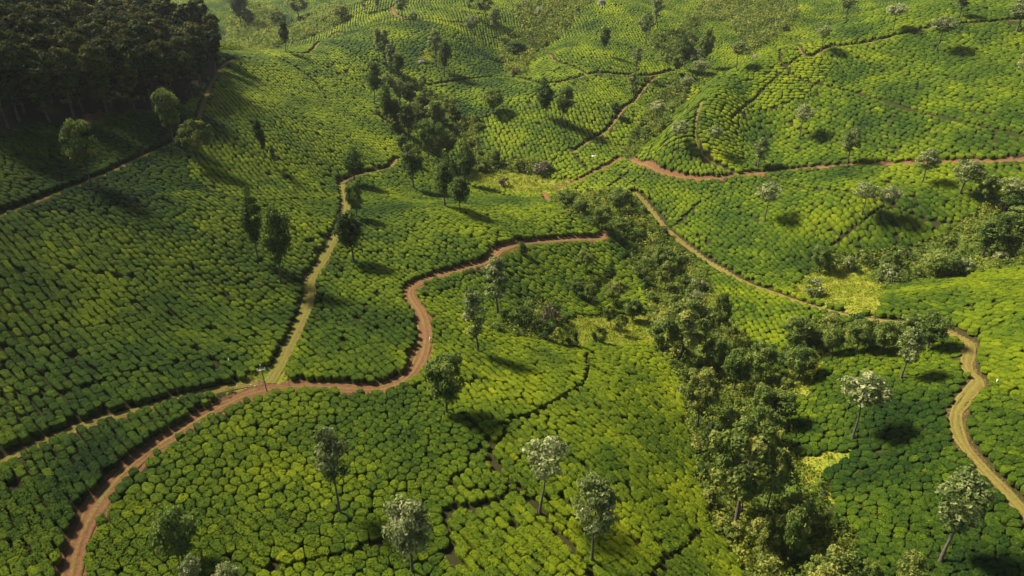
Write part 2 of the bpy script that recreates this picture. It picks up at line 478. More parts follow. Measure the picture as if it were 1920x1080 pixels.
# ------------------------------------------------------------------ what grows where (outlines read off the photograph)
ZONES = [
 ('forest', [(-120,255),(0,262),(60,240),(150,222),(250,212),(330,200),(372,185),(392,150),(415,110),(380,95),(250,75),(100,55),(-120,60)]),
 ('scrub', [(1035,372),(1062,398),(1100,425),(1140,438),(1160,455),(1190,490),(1208,540),(1225,600),(1225,645),(1262,680),(1278,760),(1300,830),(1310,900),(1322,965),(1380,1040),(1410,1120),(1600,1120),(1600,1010),(1560,965),(1545,905),(1492,862),(1470,800),(1490,745),(1530,690),(1545,655),(1620,652),(1700,655),(1760,645),(1790,630),(1740,606),(1668,612),(1560,608),(1505,600),(1480,640),(1466,705),(1430,668),(1392,625),(1358,582),(1342,548),(1325,515),(1298,490),(1258,455),(1228,428),(1205,395),(1180,362),(1120,360),(1060,366)]),
 ('grass', [(1085,590),(1130,590),(1225,590),(1232,640),(1160,652),(1100,648),(1050,645),(1030,620),(1060,605)]),
 ('scrub', [(930,625),(955,600),(985,575),(1020,560),(1040,590),(1062,620),(1050,645),(1000,640)]),
 ('grass', [(940,466),(968,462),(1000,474),(990,482),(950,480)]),
 ('grass', [(1482,548),(1500,515),(1560,500),(1620,508),(1660,520),(1664,545),(1652,592),(1610,590),(1560,574)]),
 ('scrub', [(1520,505),(1545,478),(1620,478),(1690,470),(1745,455),(1790,430),(1815,405),(1850,380),(1990,350),(1990,505),(1880,502),(1800,518),(1720,527),(1668,540),(1620,508)]),
 ('grass', [(868,318),(900,322),(960,322),(1010,330),(1075,335),(1060,358),(1000,366),(930,352),(880,342)]),
 ('scrub', [(845,235),(880,222),(905,232),(892,262),(905,290),(950,305),(1010,305),(1035,322),(1000,330),(950,322),(905,322),(885,300),(862,268)]),
 ('scrub', [(705,215),(745,205),(800,180),(850,185),(858,215),(820,232),(770,245),(740,255),(728,235)]),
 ('scrub', [(1165,300),(1180,262),(1205,225),(1230,180),(1262,148),(1290,158),(1284,185),(1262,215),(1232,255),(1200,285),(1182,300)]),
 ('scrub', [(935,105),(960,148),(985,138),(1005,100),(1060,60),(1170,-5),(1010,-5),(960,20),(985,60),(940,75)]),
 ('scrub', [(1215,75),(1275,60),(1300,30),(1330,-5),(1470,-5),(1500,30),(1470,62),(1430,85),(1395,108),(1385,75),(1370,40),(1310,38),(1305,70),(1285,110),(1245,120)]),
 ('scrub', [(405,95),(440,98),(520,88),(600,65),(650,40),(640,15),(600,20),(540,60),(520,20),(440,0),(430,50)]),
 ('grass', [(395,752),(420,738),(455,705),(480,690),(515,690),(548,716),(530,728),(478,740),(430,765),(400,775)]),
 ('soil', [(405,764),(440,737),(470,717),(505,710),(530,722),(505,744),(465,758),(430,776)]),
 ('grass', [(1483,862),(1535,846),(1606,838),(1602,864),(1568,872),(1554,900),(1566,946),(1520,942),(1488,908)]),
 ('grass', [(1486,722),(1515,690),(1548,660),(1556,680),(1520,715),(1515,745),(1495,750)]),
 ('soil', [(120,232),(190,205),(200,222),(150,245)]),
 ('grass', [(780,112),(800,88),(812,98),(805,118)]),
]
ZP = []
for kind, pl in ZONES:
    x, y, z, d = hit([p[0] for p in pl], [p[1] for p in pl])
    ZP.append((kind, np.stack([x, y], -1)))

def inside(poly, x, y):
    r = np.zeros(x.shape, bool)
    n = len(poly)
    j = n - 1
    for i in range(n):
        xi, yi = poly[i]; xj, yj = poly[j]
        c = ((yi > y) != (yj > y)) & (x < (xj - xi) * (y - yi) / (yj - yi + 1e-12) + xi)
        r ^= c
        j = i
    return r

def zone_masks(x, y, wob=1.2):
    xx = x + (vnoise(x / 3, y / 3, 11) - 0.5) * 2 * wob
    yy = y + (vnoise(x / 3, y / 3, 12) - 0.5) * 2 * wob
    m = {'forest': np.zeros(x.shape, bool), 'scrub': np.zeros(x.shape, bool), 'grass': np.zeros(x.shape, bool), 'soil': np.zeros(x.shape, bool)}
    for k, pl in ZP: m[k] |= inside(pl, xx, yy)
    return m

# ------------------------------------------------------------------ the ground itself
NC, NR = 390, 400
yr = 18 * (680 / 18) ** (np.linspace(0, 1, NR))
sx = np.linspace(-1, 1, NC)
TX = sx[None, :] * (34 + 0.84 * yr[:, None]); TY = np.repeat(yr[:, None], NC, 1)
tx, ty = TX.ravel(), TY.ravel()
tz = ground0(tx, ty)
tz, te = carve(tx, ty, tz)
tbare = BARE.copy()
mk = zone_masks(tx, ty)
fp_all = np.vstack(FP)
kd_fp = kdtree.KDTree(len(fp_all))
for i, p in enumerate(fp_all): kd_fp.insert((p[0], p[1], 0), i)
kd_fp.balance()
tfp = np.array([kd_fp.find((a, b, 0))[2] for a, b in zip(tx, ty)])
soil = np.maximum((1 - sstep(0.25, 1.1, te)) * tbare, 0.5 * (1 - sstep(0.1, 0.5, tfp)))
soil = np.maximum(soil, mk['soil'] * 0.95)
grass = np.maximum(mk['grass'] * 0.9, (1 - sstep(0.2, 0.9, te)) * (1 - tbare) * 0.8)
_g1, _g0 = np.gradient(H0, GS)
STEEP = np.hypot(_g1, _g0)
scr = np.maximum(mk['scrub'], bil(STEEP, tx, ty) > 1.6).astype(float)
tz += (vnoise(tx / 0.9, ty / 0.9, 21) - 0.5) * 0.10
ii = np.arange(NR * NC).reshape(NR, NC)
q = np.stack([ii[:-1, :-1], ii[:-1, 1:], ii[1:, 1:], ii[1:, :-1]], -1).reshape(-1, 4)
obj('hill_ground', mesh_np('hill_ground', np.stack([tx, ty, tz], -1), quads=q, attrs={'soil': soil, 'grass': grass, 'scrub': scr}, smooth=True, material=M['ground']), kind='structure')

for name, mk_, w, L, z in TR:
    t = np.gradient(L, axis=0)
    t /= np.hypot(t[:, 0], t[:, 1])[:, None] + 1e-9
    nrm = np.stack([-t[:, 1], t[:, 0]], -1)
    off = np.array([-1.15, -1.0, -0.75, -0.5, -0.25, 0.0, 0.25, 0.5, 0.75, 1.0, 1.15])
    prof = np.array([-0.16, 0.0, 0.02, -0.05, 0.01, 0.035, 0.01, -0.05, 0.02, 0.0, -0.16])
    s = np.arange(len(L)) * 0.6
    wob = 1 + 0.42 * (vnoise(s / 4.0, s * 0, 31)[:, None] - 0.5) * np.ones_like(off) + 0.22 * (vnoise(s[:, None] / 1.3, off[None] * 7, 32) - 0.5)
    X = L[:, 0:1] + nrm[:, 0:1] * off * wob * w / 2
    Y = L[:, 1:2] + nrm[:, 1:2] * off * wob * w / 2
    Z = z[:, None] + prof * (1.4 if mk_ == 'dirt' else 1.0) + (vnoise(X / 0.5, Y / 0.5, 33) - 0.5) * 0.05
    n = len(off)
    ii = np.arange(len(L) * n).reshape(len(L), n)
    q = np.stack([ii[:-1, :-1], ii[1:, :-1], ii[1:, 1:], ii[:-1, 1:]], -1).reshape(-1, 4)
    # leave it facing up whichever way the line was drawn
    me = mesh_np(name, np.stack([X, Y, Z], -1).reshape(-1, 3), quads=q, attrs={'across': np.repeat(np.abs(off)[None], len(L), 0)}, smooth=True, material=M[mk_])
    if len(me.polygons) and me.polygons[0].normal.z < 0: me.flip_normals()
    obj(name, me, kind='structure')

# ------------------------------------------------------------------ tea: where each bush stands
# field: rows run along a direction seen at a pixel; spacing along and across the row; jitter; tone; bush height
FIELDS = [
 dict(at=[(300,560),(150,650),(400,480),(500,600),(200,480)], dir=(1,0.95), a=1.43, b=1.14, j=0.34, tone=0.30, h=0.95),
 dict(at=[(100,950),(60,860),(250,790)], dir=(0.62,1), a=1.43, b=1.17, j=0.30, tone=0.24, h=0.95),
 dict(at=[(400,900),(600,850),(700,960),(500,1010),(300,1000),(800,820)], dir=(0.8,0.8), a=1.36, b=1.20, j=0.44, tone=0.36, h=0.95),
 dict(at=[(1000,1000),(1150,850),(1200,1000),(1050,740),(950,690),(900,600),(1180,720)], dir=(1,0.95), a=1.51, b=1.10, j=0.32, tone=0.48, h=0.95),
 dict(at=[(1000,880),(920,760)], dir=(0.8,1), a=1.43, b=1.10, j=0.34, tone=0.46, h=0.95),
 dict(at=[(550,200),(450,300),(620,300),(680,220),(600,120)], dir=(1,0.85), a=1.43, b=1.10, j=0.28, tone=0.44, h=0.9),
 dict(at=[(680,600),(620,660),(720,540)], dir=(1,0.72), a=1.43, b=1.10, j=0.30, tone=0.34, h=0.95),
 dict(at=[(800,430),(950,400),(720,420),(700,350)], dir=(1,0.55), a=1.43, b=1.10, j=0.34, tone=0.38, h=0.95),
 dict(at=[(1050,530),(1130,480)], dir=(1,0.7), a=1.43, b=1.10, j=0.34, tone=0.36, h=0.9),
 dict(at=[(1100,230),(1000,260),(1150,180)], dir=(0.42,1), a=1.51, b=1.20, j=0.34, tone=0.44, h=0.9),
 dict(at=[(1020,135)], dir=(1,0.4), a=1.43, b=1.17, j=0.3, tone=0.46, h=0.9),
 dict(at=[(1120,300),(1140,330)], dir=(0.75,1), a=1.51, b=1.17, j=0.3, tone=0.44, h=0.9),
 dict(at=[(1150,60),(1100,100),(1220,40)], dir=(0.6,1), a=1.43, b=1.17, j=0.36, tone=0.40, h=0.9),
 dict(at=[(850,100),(750,100),(900,170)], dir=(1,0.8), a=1.43, b=1.17, j=0.42, tone=0.28, h=0.95),
 dict(at=[(850,20),(700,15)], dir=(0.4,1), a=1.43, b=1.24, j=0.3, tone=0.46, h=0.9),
 dict(at=[(1600,220),(1750,130),(1850,220),(1450,260),(1700,40),(1880,100)], dir=(1,0.55), a=1.51, b=1.10, j=0.30, tone=0.34, h=0.95),
 dict(at=[(1330,230),(1400,160),(1500,60)], dir=(1,0.36), a=1.43, b=1.10, j=0.28, tone=0.46, h=0.9),
 dict(at=[(1400,420),(1500,400),(1600,440),(1700,350),(1250,350)], dir=(1,0.72), a=1.51, b=1.10, j=0.30, tone=0.38, h=0.95),
 dict(at=[(1420,600)], dir=(0.85,1), a=1.51, b=1.07, j=0.28, tone=0.42, h=0.9),
 dict(at=[(1850,570),(1750,560),(1900,680)], dir=(1,0.12), a=1.58, b=1.10, j=0.30, tone=0.40, h=0.95),
 dict(at=[(1700,800),(1650,950),(1800,950),(1600,700),(1700,690)], dir=(1,0.45), a=1.22, b=1.00, j=0.55, tone=0.24, h=0.8),
 dict(at=[(1890,800),(1900,860)], dir=(1,0.2), a=1.36, b=1.03, j=0.45, tone=0.36, h=0.85),
 dict(at=[(150,290),(250,260),(50,340)], dir=(1,0.6), a=1.29, b=1.03, j=0.5, tone=0.14, h=0.85),
 dict(at=[(450,40),(400,70),(100,10)], dir=(1,0.8), a=1.51, b=1.24, j=0.45, tone=0.30, h=0.9),
 dict(at=[(1290,3),(1400,2),(1500,3)], dir=(1,0.5), a=1.5, b=1.2, j=0.35, tone=0.36, h=0.9),
 dict(at=[(560,4),(640,2),(330,6)], dir=(1,0.7), a=1.5, b=1.2, j=0.35, tone=0.38, h=0.9),
 dict(at=[(1345,85)], dir=(0.8,1), a=1.43, b=1.17, j=0.35, tone=0.42, h=0.9),
]
seed_xy, seed_f = [], []
for fi, f in enumerate(FIELDS):
    px, py = zip(*f['at'])
    x, y, z, d = hit(px, py)
    for k in range(len(px)): seed_xy.append((x[k], y[k])); seed_f.append(fi)
    p0 = f['at'][0]
    xa, ya, _, _ = hit([p0[0] - f['dir'][0] * 6, p0[0] + f['dir'][0] * 6], [p0[1] - f['dir'][1] * 6, p0[1] + f['dir'][1] * 6])
    v = np.array([xa[1] - xa[0], ya[1] - ya[0]]); f['wd'] = v / np.linalg.norm(v)
    f['k'] = float(np.interp(np.mean(d), [80, 140, 220], [0.97, 1.10, 1.36]))
    f['a'] *= f['k']; f['b'] *= f['k'] * 0.90
seed_xy = np.array(seed_xy); seed_f = np.array(seed_f)

sites = []
for fi, f in enumerate(FIELDS):
    t, n = f['wd'], np.array([-f['wd'][1], f['wd'][0]])
    own = seed_xy[seed_f == fi]
    lo, hi = own.min(0) - 75, own.max(0) + 75
    cc = np.array([[lo[0], lo[1]], [hi[0], lo[1]], [hi[0], hi[1]], [lo[0], hi[1]]])
    s0, s1 = (cc @ t).min(), (cc @ t).max(); r0, r1 = (cc @ n).min(), (cc @ n).max()
    rows = np.arange(math.floor(r0 / f['b']), math.ceil(r1 / f['b']))
    cols = np.arange(math.floor(s0 / f['a']), math.ceil(s1 / f['a']))
    RR, CC = np.meshgrid(rows, cols, indexing='ij')
    ph = hash2(RR, RR * 0, 50 + fi)
    A = (CC + ph + rng.uniform(-f['j'], f['j'], CC.shape)) * f['a']
    B = (RR + rng.uniform(-f['j'], f['j'], CC.shape) * 0.46) * f['b']
    x = (A * t[0] + B * n[0]).ravel(); y = (A * t[1] + B * n[1]).ravel()
    row = RR.ravel()
    x2 = x + (vnoise(x / 19, y / 19, 61) - 0.5) * 2.4; y2 = y + (vnoise(x / 19, y / 19, 62) - 0.5) * 2.4
    k = (x2 > lo[0]) & (x2 < hi[0]) & (y2 > lo[1]) & (y2 < hi[1]) & (y2 > 30)
    x, y, row = x2[k], y2[k], row[k]
    z = ground0(x, y)
    px, py, d = project(x, y, z)
    mg = 9 * F / d
    k = (px > -mg) & (px < 1920 + mg) & (py > -mg - 20) & (py < 1080 + mg) & (d < 640)
    x, y, row = x[k], y[k], row[k]
    dd = (x[:, None] - seed_xy[None, :, 0]) ** 2 + (y[:, None] - seed_xy[None, :, 1]) ** 2
    k = seed_f[dd.argmin(1)] == fi
    x, y, row = x[k], y[k], row[k]
    sites.append(np.c_[x, y, np.full(len(x), fi), row])
S = np.vstack(sites)
# out: tracks, footpaths, what is not tea, odd dead bushes, and bushes crowding at a field's edge
e, _ = road_near(S[:, 0], S[:, 1])
fd = np.array([kd_fp.find((a, b, 0))[2] for a, b in S[:, :2]])
zm = zone_masks(S[:, 0], S[:, 1], 0.8)
k = (bil(STEEP, S[:, 0], S[:, 1]) < 1.6) & (e > 0.45) & (fd > 0.32) & ~(zm['forest'] | zm['scrub'] | zm['grass'] | zm['soil']) & (rng.random(len(S)) > 0.025)
S = S[k]
kd = kdtree.KDTree(len(S))
for i, p in enumerate(S): kd.insert((p[0], p[1], 0), i)
kd.balance()
alive = np.ones(len(S), bool)
for i in range(len(S)):
    if not alive[i]: continue
    for _, j, dist in kd.find_range((S[i, 0], S[i, 1], 0), 0.6):
        if j > i and S[j, 2] != S[i, 2] : alive[j] = False
# drop bushes that stand behind a ridge, out of sight by a good margin
def hidden(x, y, z):
    tt = np.linspace(0.15, 0.985, 60)
    X = x[:, None] * tt; Y = y[:, None] * tt; Z = CAM_H + (z[:, None] + 4.0 - CAM_H) * tt
    return (Z < ground0(X, Y)).any(1)
zz = ground0(S[:, 0], S[:, 1])
alive &= ~hidden(S[:, 0], S[:, 1], zz)
S = S[alive]
NB_ = len(S)
# sites no bush may grow over: both edges of every track, the middle of every footpath
gh = []
for _, _, w, L, z in TR:
    t = np.gradient(L, axis=0); t /= np.hypot(t[:, 0], t[:, 1])[:, None] + 1e-9
    nrm = np.stack([-t[:, 1], t[:, 0]], -1)
    for sgn in (-1, 1): gh.append(L + nrm * sgn * (w / 2 - 0.1))
for L in FP: gh.append(L)
gh = np.vstack(gh)
ALL = np.vstack([S[:, :2], gh])
kd = kdtree.KDTree(len(ALL))
for i, p in enumerate(ALL): kd.insert((p[0], p[1], 0), i)
kd.balance()
KN = 16
nbr = np.empty((NB_, KN), np.int64)
for i in range(NB_):
    r = [j for _, j, _ in kd.find_n((S[i, 0], S[i, 1], 0), KN + 1) if j != i]
    nbr[i] = r[:KN]

fidx = S[:, 2].astype(int)
fa = np.array([f['a'] for f in FIELDS])[fidx]; fb = np.array([f['b'] for f in FIELDS])[fidx]
fh = np.array([f['h'] for f in FIELDS])[fidx]; ft = np.array([f['tone'] for f in FIELDS])[fidx]
isg = nbr >= NB_
nb_c = np.minimum(nbr, NB_ - 1)
same = (~isg) & (S[nb_c, 2] == S[:, 2:3]) & (S[nb_c, 3] == S[:, 3:4])
gap = np.where(same, 0.02, 0.125)
gap = gap + np.where(same & (hash2((S[:, 0:1] + ALL[nbr][:, :, 0]) * 53, (S[:, 1:2] + ALL[nbr][:, :, 1]) * 53, 5) > 0.30), -0.26, 0.0)   # some neighbours have grown together
fk = np.array([f['k'] for f in FIELDS])[fidx]
gap = np.where(gap > 0.06, gap * (fk ** 2.1)[:, None], gap)
vx = ALL[nbr][:, :, 0] - S[:, 0:1]; vy = ALL[nbr][:, :, 1] - S[:, 1:2]
dist = np.hypot(vx, vy); ang = np.arctan2(vy, vx)
wn_ = np.array([(-f['wd'][1], f['wd'][0]) for f in FIELDS])[fidx]           # across the rows
rowed = np.array([f['j'] < 0.42 for f in FIELDS])[fidx]                    # fields kept in straight rows
other = rowed[:, None] & (~isg) & (S[nb_c, 2] == S[:, 2:3]) & ~same
half = np.where(other, 30.0, np.maximum(np.where(isg, dist - 0.22 - 0.6 * (fk[:, None] - 1), dist / 2 - gap / 2), 0.18))
slab = np.where(rowed, fb / 2 - 0.120 * fk ** 1.9 / 2 + rng.uniform(-0.09, 0.08, NB_), 30.0)
angn = np.arctan2(wn_[:, 1], wn_[:, 0])

px, py, dep = project(S[:, 0], S[:, 1], ground0(S[:, 0], S[:, 1]) + 0.8)
tone = ft + 0.02 + rng.normal(0, 0.05, NB_) + (vnoise(S[:, 0] / 7, S[:, 1] / 7, 71) - 0.5) * 0.26 + np.where(rng.random(NB_) > 0.975, 0.15, 0)
hgt = fh * 0.76 * np.interp(dep, [120, 200], [1.0, 0.86]) * rng.uniform(0.92, 1.07, NB_) * (0.92 + 0.16 * vnoise(S[:, 0] / 5, S[:, 1] / 5, 72))

def bush_geo(idx, Mn, rings, amp, seedn):
    """rounded cushion filling its own cell; returns vertices (n, v, 3), faces and tone"""
    n = len(idx)
    th = np.linspace(0, 2 * math.pi, Mn, endpoint=False)[None, :] + rng.uniform(0, 1, (n, 1))
    c = np.cos(th[:, :, None] - ang[idx][:, None, :])
    rj = np.where(c > 0.05, half[idx][:, None, :] / np.maximum(c, 0.05), 9.0)
    cap = (0.72 * fa[idx])[:, None, None] * np.ones((n, Mn, 1))
    cn = np.abs(np.cos(th - angn[idx][:, None]))
    wig = 1 + 0.34 * (vnoise(S[idx, 0:1] * 2.3 + np.cos(th) * 1.2, S[idx, 1:2] * 2.3 + np.sin(th) * 1.2, 83) - 0.5)
    rs = (slab[idx][:, None] / np.maximum(cn, 0.03) * wig)[:, :, None]
    rj = np.concatenate([rj, cap, rs], 2)
    r = (rj ** -16.0).sum(2) ** (-1 / 16.0)
    r = r * (1 + 0.12 * (vnoise(S[idx, 0:1] * 3.1 + np.cos(th) * 1.9, S[idx, 1:2] * 3.1 + np.sin(th) * 1.9, 81) - 0.5) + 0.10 * (vnoise(S[idx, 0:1] * 9.1 + np.cos(th) * 4.5, S[idx, 1:2] * 9.1 + np.sin(th) * 4.5, 82) - 0.5)) * 1.03
    V = [np.stack([S[idx, 0], S[idx, 1], hgt[idx]], -1)[:, None, :]]
    for fr, fz in rings:
        X = S[idx, 0:1] + np.cos(th) * r * fr; Y = S[idx, 1:2] + np.sin(th) * r * fr
        Z = hgt[idx][:, None] * fz * np.ones_like(X)
        V.append(np.stack([X, Y, Z], -1))
    V = np.concatenate(V, 1)
    g = ground0(V[:, :, 0], V[:, :, 1])
    lump = (vnoise(V[:, :, 0] / 0.42, V[:, :, 1] / 0.42, seedn) - 0.5) * amp + (vnoise(V[:, :, 0] / 0.17, V[:, :, 1] / 0.17, seedn + 1) - 0.5) * amp * 0.5
    up = V[:, :, 2] > 0.2
    V[:, :, 2] += g + np.where(up, lump, 0)
    tris, quads = [], []
    a = np.arange(Mn); b = (a + 1) % Mn
    tris = np.stack([np.zeros(Mn, int), 1 + a, 1 + b], -1)
    for k in range(len(rings) - 1):
        o0, o1 = 1 + k * Mn, 1 + (k + 1) * Mn
        quads.append(np.stack([o0 + a, o1 + a, o1 + b, o0 + b], -1))
    quads = np.vstack(quads)
    return V, tris, quads

inframe = (px > 15) & (px < 1905) & (py > 15) & (py < 1062)
order = np.argsort(np.where(inframe, dep, 1e9))
near300 = order[:300]
def shoots(idx, n):
    """sprays of young leaves standing proud of the clipped tops"""
    k = np.repeat(idx, n)
    th = rng.uniform(0, 6.283, len(k)); rr = np.sqrt(rng.random(len(k))) * 0.60 * fa[k]
    c = np.cos(th[:, None] - ang[k]); lim = np.where(c > 0.05, half[k] / np.maximum(c, 0.05), 9.0).min(1)
    lim = np.minimum(lim, slab[k] / np.maximum(np.abs(np.cos(th - angn[k])), 0.05))
    rr = np.minimum(rr, lim * rng.uniform(0.8, 1.08, len(k)))
    x = S[k, 0] + np.cos(th) * rr; y = S[k, 1] + np.sin(th) * rr
    z = ground0(x, y) + hgt[k] * (1.0 - 0.22 * np.clip(rr / np.maximum(lim, 0.2), 0, 1) ** 5) + rng.uniform(-0.02, 0.10, len(k))
    a = rng.normal(size=(len(k), 3)); a[:, 2] = np.abs(a[:, 2]) * 0.5; a /= np.linalg.norm(a, axis=1)[:, None]
    b = np.cross(a, rng.normal(size=(len(k), 3))); b /= np.linalg.norm(b, axis=1)[:, None]
    s = rng.uniform(0.08, 0.17, len(k))[:, None]; p = np.stack([x, y, z], -1)
    return np.stack([p - b * s * 0.5, p + b * s * 0.5, p + a * s * 1.5], 1), tone[k] + rng.normal(0.14, 0.14, len(k))
rest = np.ones(NB_, bool); rest[near300] = False
RN = [(0.32, 1.0), (0.64, 0.995), (0.88, 0.97), (0.97, 0.90), (1.0, 0.70), (0.97, 0.36), (0.84, -0.08)]
RM = [(0.58, 1.0), (0.93, 0.96), (1.0, 0.72), (0.90, -0.08)]
RD = [(0.82, 0.97), (1.0, -0.05)]
RF = [(0.90, 0.98), (1.0, 0.76), (0.94, -0.08)]
Vn, Tn, Qn = bush_geo(near300, 22, RN, 0.17, 90)
for k, i in enumerate(near300):
    base = np.array([S[i, 0], S[i, 1], float(ground0(S[i, 0], S[i, 1]))])
    sp, st = shoots(np.array([i]), 46)
    nv = len(Vn[k])
    me = mesh_np('tea_bush', np.vstack([Vn[k], sp.reshape(-1, 3)]) - base, quads=Qn, tris=np.vstack([Tn, nv + np.arange(46 * 3).reshape(-1, 3)]), attrs={'tone': np.r_[np.full(nv, tone[i]), np.repeat(st, 3)]}, smooth=True, material=M['tea'])
    o = obj('tea_bush', me, label='low clipped tea bush in the rows of the lowest slopes', category='tea bush', group='clipped tea bushes of the lowest slopes')
    o.location = base
def bush_mass(parts):
    co, tr, qd, tn, sq = [], [], [], [], []
    base = 0
    for idx, Mn, rings, amp in parts:
        V, T, Q = bush_geo(idx, Mn, rings, amp, 90)
        n, v = V.shape[:2]
        off = base + np.arange(n)[:, None, None] * v
        co.append(V.reshape(-1, 3)); tr.append((T[None] + off).reshape(-1, 3)); qd.append((Q[None] + off).reshape(-1, 4))
        tn.append(np.repeat(tone[idx], v))
        sq.append(np.tile(np.arange(len(Q)) < Mn * (len(rings) - 2), n))     # tops smooth, flanks crisp
        base += n * v
    for idx, n in ((ri[dep[ri] < 90], 24), (ri[(dep[ri] >= 90) & (dep[ri] < 125)], 14), (ri[(dep[ri] >= 125) & (dep[ri] < 170)], 5)):
        sp, st = shoots(idx, n)
        co.append(sp.reshape(-1, 3)); tr.append(base + np.arange(len(sp) * 3).reshape(-1, 3)); tn.append(np.repeat(st, 3)); base += len(sp) * 3
    return mesh_np('tea_bushes', np.vstack(co), quads=np.vstack(qd), tris=np.vstack(tr), attrs={'tone': np.concatenate(tn)}, smooth=np.concatenate(sq + [np.ones(sum(len(t) for t in tr), bool)]), material=M['tea'])
ri = np.where(rest)[0]
me = bush_mass([(ri[dep[ri] < 115], 12, RM, 0.20), (ri[(dep[ri] >= 115) & (dep[ri] < 190)], 8, RF, 0.17), (ri[(dep[ri] >= 190) & (dep[ri] < 270)], 7, RF, 0.15), (ri[(dep[ri] >= 270) & (dep[ri] < 310)], 6, RF, 0.14), (ri[dep[ri] >= 310], 7, RD, 0.14)])
obj('tea_bushes', me, kind='stuff', label='close rows of clipped tea bushes covering every hillside', category='tea bushes')

# ------------------------------------------------------------------ trees and shrubs: models
def leaf_mesh(name, C, Nv, size, tn, material, aspect=1.7):
    """one bent quad for every spray of leaves"""
    n = len(C)
    Nv = Nv / (np.linalg.norm(Nv, axis=1)[:, None] + 1e-9)
    rv = rng.normal(size=(n, 3))
    a = np.cross(Nv, rv); a /= np.linalg.norm(a, axis=1)[:, None] + 1e-9
    b = np.cross(Nv, a)
    s = np.asarray(size)[:, None]
    p0 = C - a * s * aspect * 0.5
    p2 = C + a * s * aspect * 0.5
    p1 = C - b * s * 0.5 + Nv * s * 0.16
    p3 = C + b * s * 0.5 + Nv * s * 0.16
    co = np.stack([p0, p1, p2, p3], 1).reshape(-1, 3)
    q = np.arange(n * 4).reshape(n, 4)
    tris = np.concatenate([q[:, [0, 1, 2]], q[:, [0, 2, 3]]])
    return mesh_np(name, co, tris=tris, attrs={'tone': np.repeat(tn, 4)}, material=material)

def tube(path, rad, k=7):
    path = np.asarray(path, float); rad = np.asarray(rad, float)
    t = np.gradient(path, axis=0); t /= np.linalg.norm(t, axis=1)[:, None] + 1e-9
    ref = np.array([1.0, 0.1, 0.0])
    a = np.cross(t, ref); a /= np.linalg.norm(a, axis=1)[:, None] + 1e-9
    b = np.cross(t, a)
    th = np.linspace(0, 2 * math.pi, k, endpoint=False)
    co = path[:, None] + (a[:, None] * np.cos(th)[None, :, None] + b[:, None] * np.sin(th)[None, :, None]) * rad[:, None, None]
    n = len(path)
    i = np.arange(n * k).reshape(n, k)
    q = np.stack([i[:-1], np.roll(i, -1, 1)[:-1], np.roll(i, -1, 1)[1:], i[1:]], -1).reshape(-1, 4)
    return co.reshape(-1, 3), q

def trunk_mesh(H, r0, clumps, top, nlimb, lean=0.25, first=0.35):
    z = np.linspace(-0.4, top, 8)
    ph = rng.uniform(0, 6.28)
    bend = lean * (z / max(top, 1)) ** 2
    path = np.stack([np.cos(ph) * bend + 0.06 * np.sin(z * 1.1), np.sin(ph) * bend + 0.06 * np.cos(z * 0.9), z], -1)
    rad = r0 * (1 - 0.82 * np.clip(z / top, 0, 1)); rad[0] *= 1.5; rad[1] *= 1.15
    CO, Q = [], []
    co, q = tube(path, rad, 8); CO.append(co); Q.append(q); base = len(co)
    pick = rng.permutation(len(clumps))[:nlimb]
    for j in pick:
        c = np.asarray(clumps[j][:3])
        zs = np.clip(c[2] - rng.uniform(0.25, 0.55) * np.hypot(c[0], c[1]) - 0.5, first * top, top * 0.96)
        p0 = np.array([np.interp(zs, z, path[:, 0]), np.interp(zs, z, path[:, 1]), zs])
        mid = (p0 + c) / 2 + np.array([0, 0, -0.12 * np.linalg.norm(c - p0)])
        rr = np.interp(zs, z, rad) * 0.55
        co, q = tube([p0, (p0 + mid) / 2 + rng.normal(0, 0.03, 3), mid, (mid + c) / 2, c], rr * np.array([1, 0.8, 0.6, 0.4, 0.15]), 5)
        CO.append(co); Q.append(q + base); base += len(co)
    return mesh_np('trunk', np.vstack(CO), quads=np.vstack(Q), smooth=True, material=M['bark'])

def clump_leaves(clumps, per, s0, s1, up=0.25, rnd=0.5, shell=0.55, cv=0.22, tmu=0.5, tsd=0.16):
    C, N, Z, T = [], [], [], []
    for (cx, cy, cz, r) in clumps:
        n = int(per * (r / 0.9) ** 1.6) + 6
        v = rng.normal(size=(n, 3)); v /= np.linalg.norm(v, axis=1)[:, None]
        v[:, 2] = np.where(v[:, 2] < -0.35, -v[:, 2] * 0.6, v[:, 2])
        rad = r * rng.uniform(shell, 1.05, n) * (1 + 0.25 * rng.normal(size=n) * 0.5)
        p = np.array([cx, cy, cz]) + v * rad[:, None] * np.array([1, 1, 0.82])
        C.append(p); N.append(v + rng.normal(size=(n, 3)) * rnd + np.array([0, 0, up]))
        Z.append(rng.uniform(s0, s1, n))
        T.append(tmu + rng.normal(0, cv) + rng.normal(0, tsd, n))
    return np.vstack(C), np.vstack(N), np.concatenate(Z), np.concatenate(T)

def env_clumps(n, zc_, rx, rz, r0, r1, top_taper=0.0, inner=0.35, gap=0.0):
    out = []
    while len(out) < n:
        v = rng.normal(size=3); v /= np.linalg.norm(v)
        rad = rng.uniform(inner, 1.0) ** 0.6
        z = v[2] * rad
        tp = 1 - top_taper * max(z, 0) - 0.25 * max(-z, 0) * (top_taper > 0)
        x, y = v[0] * rad * rx * tp, v[1] * rad * rx * tp
        if gap and vnoise(np.array([x / 1.1 + 9]), np.array([(y + z * 3) / 1.3 + 5]), 40 + n)[0] < gap: continue
        out.append((x, y, zc_ + z * rz, rng.uniform(r0, r1)))
    return out

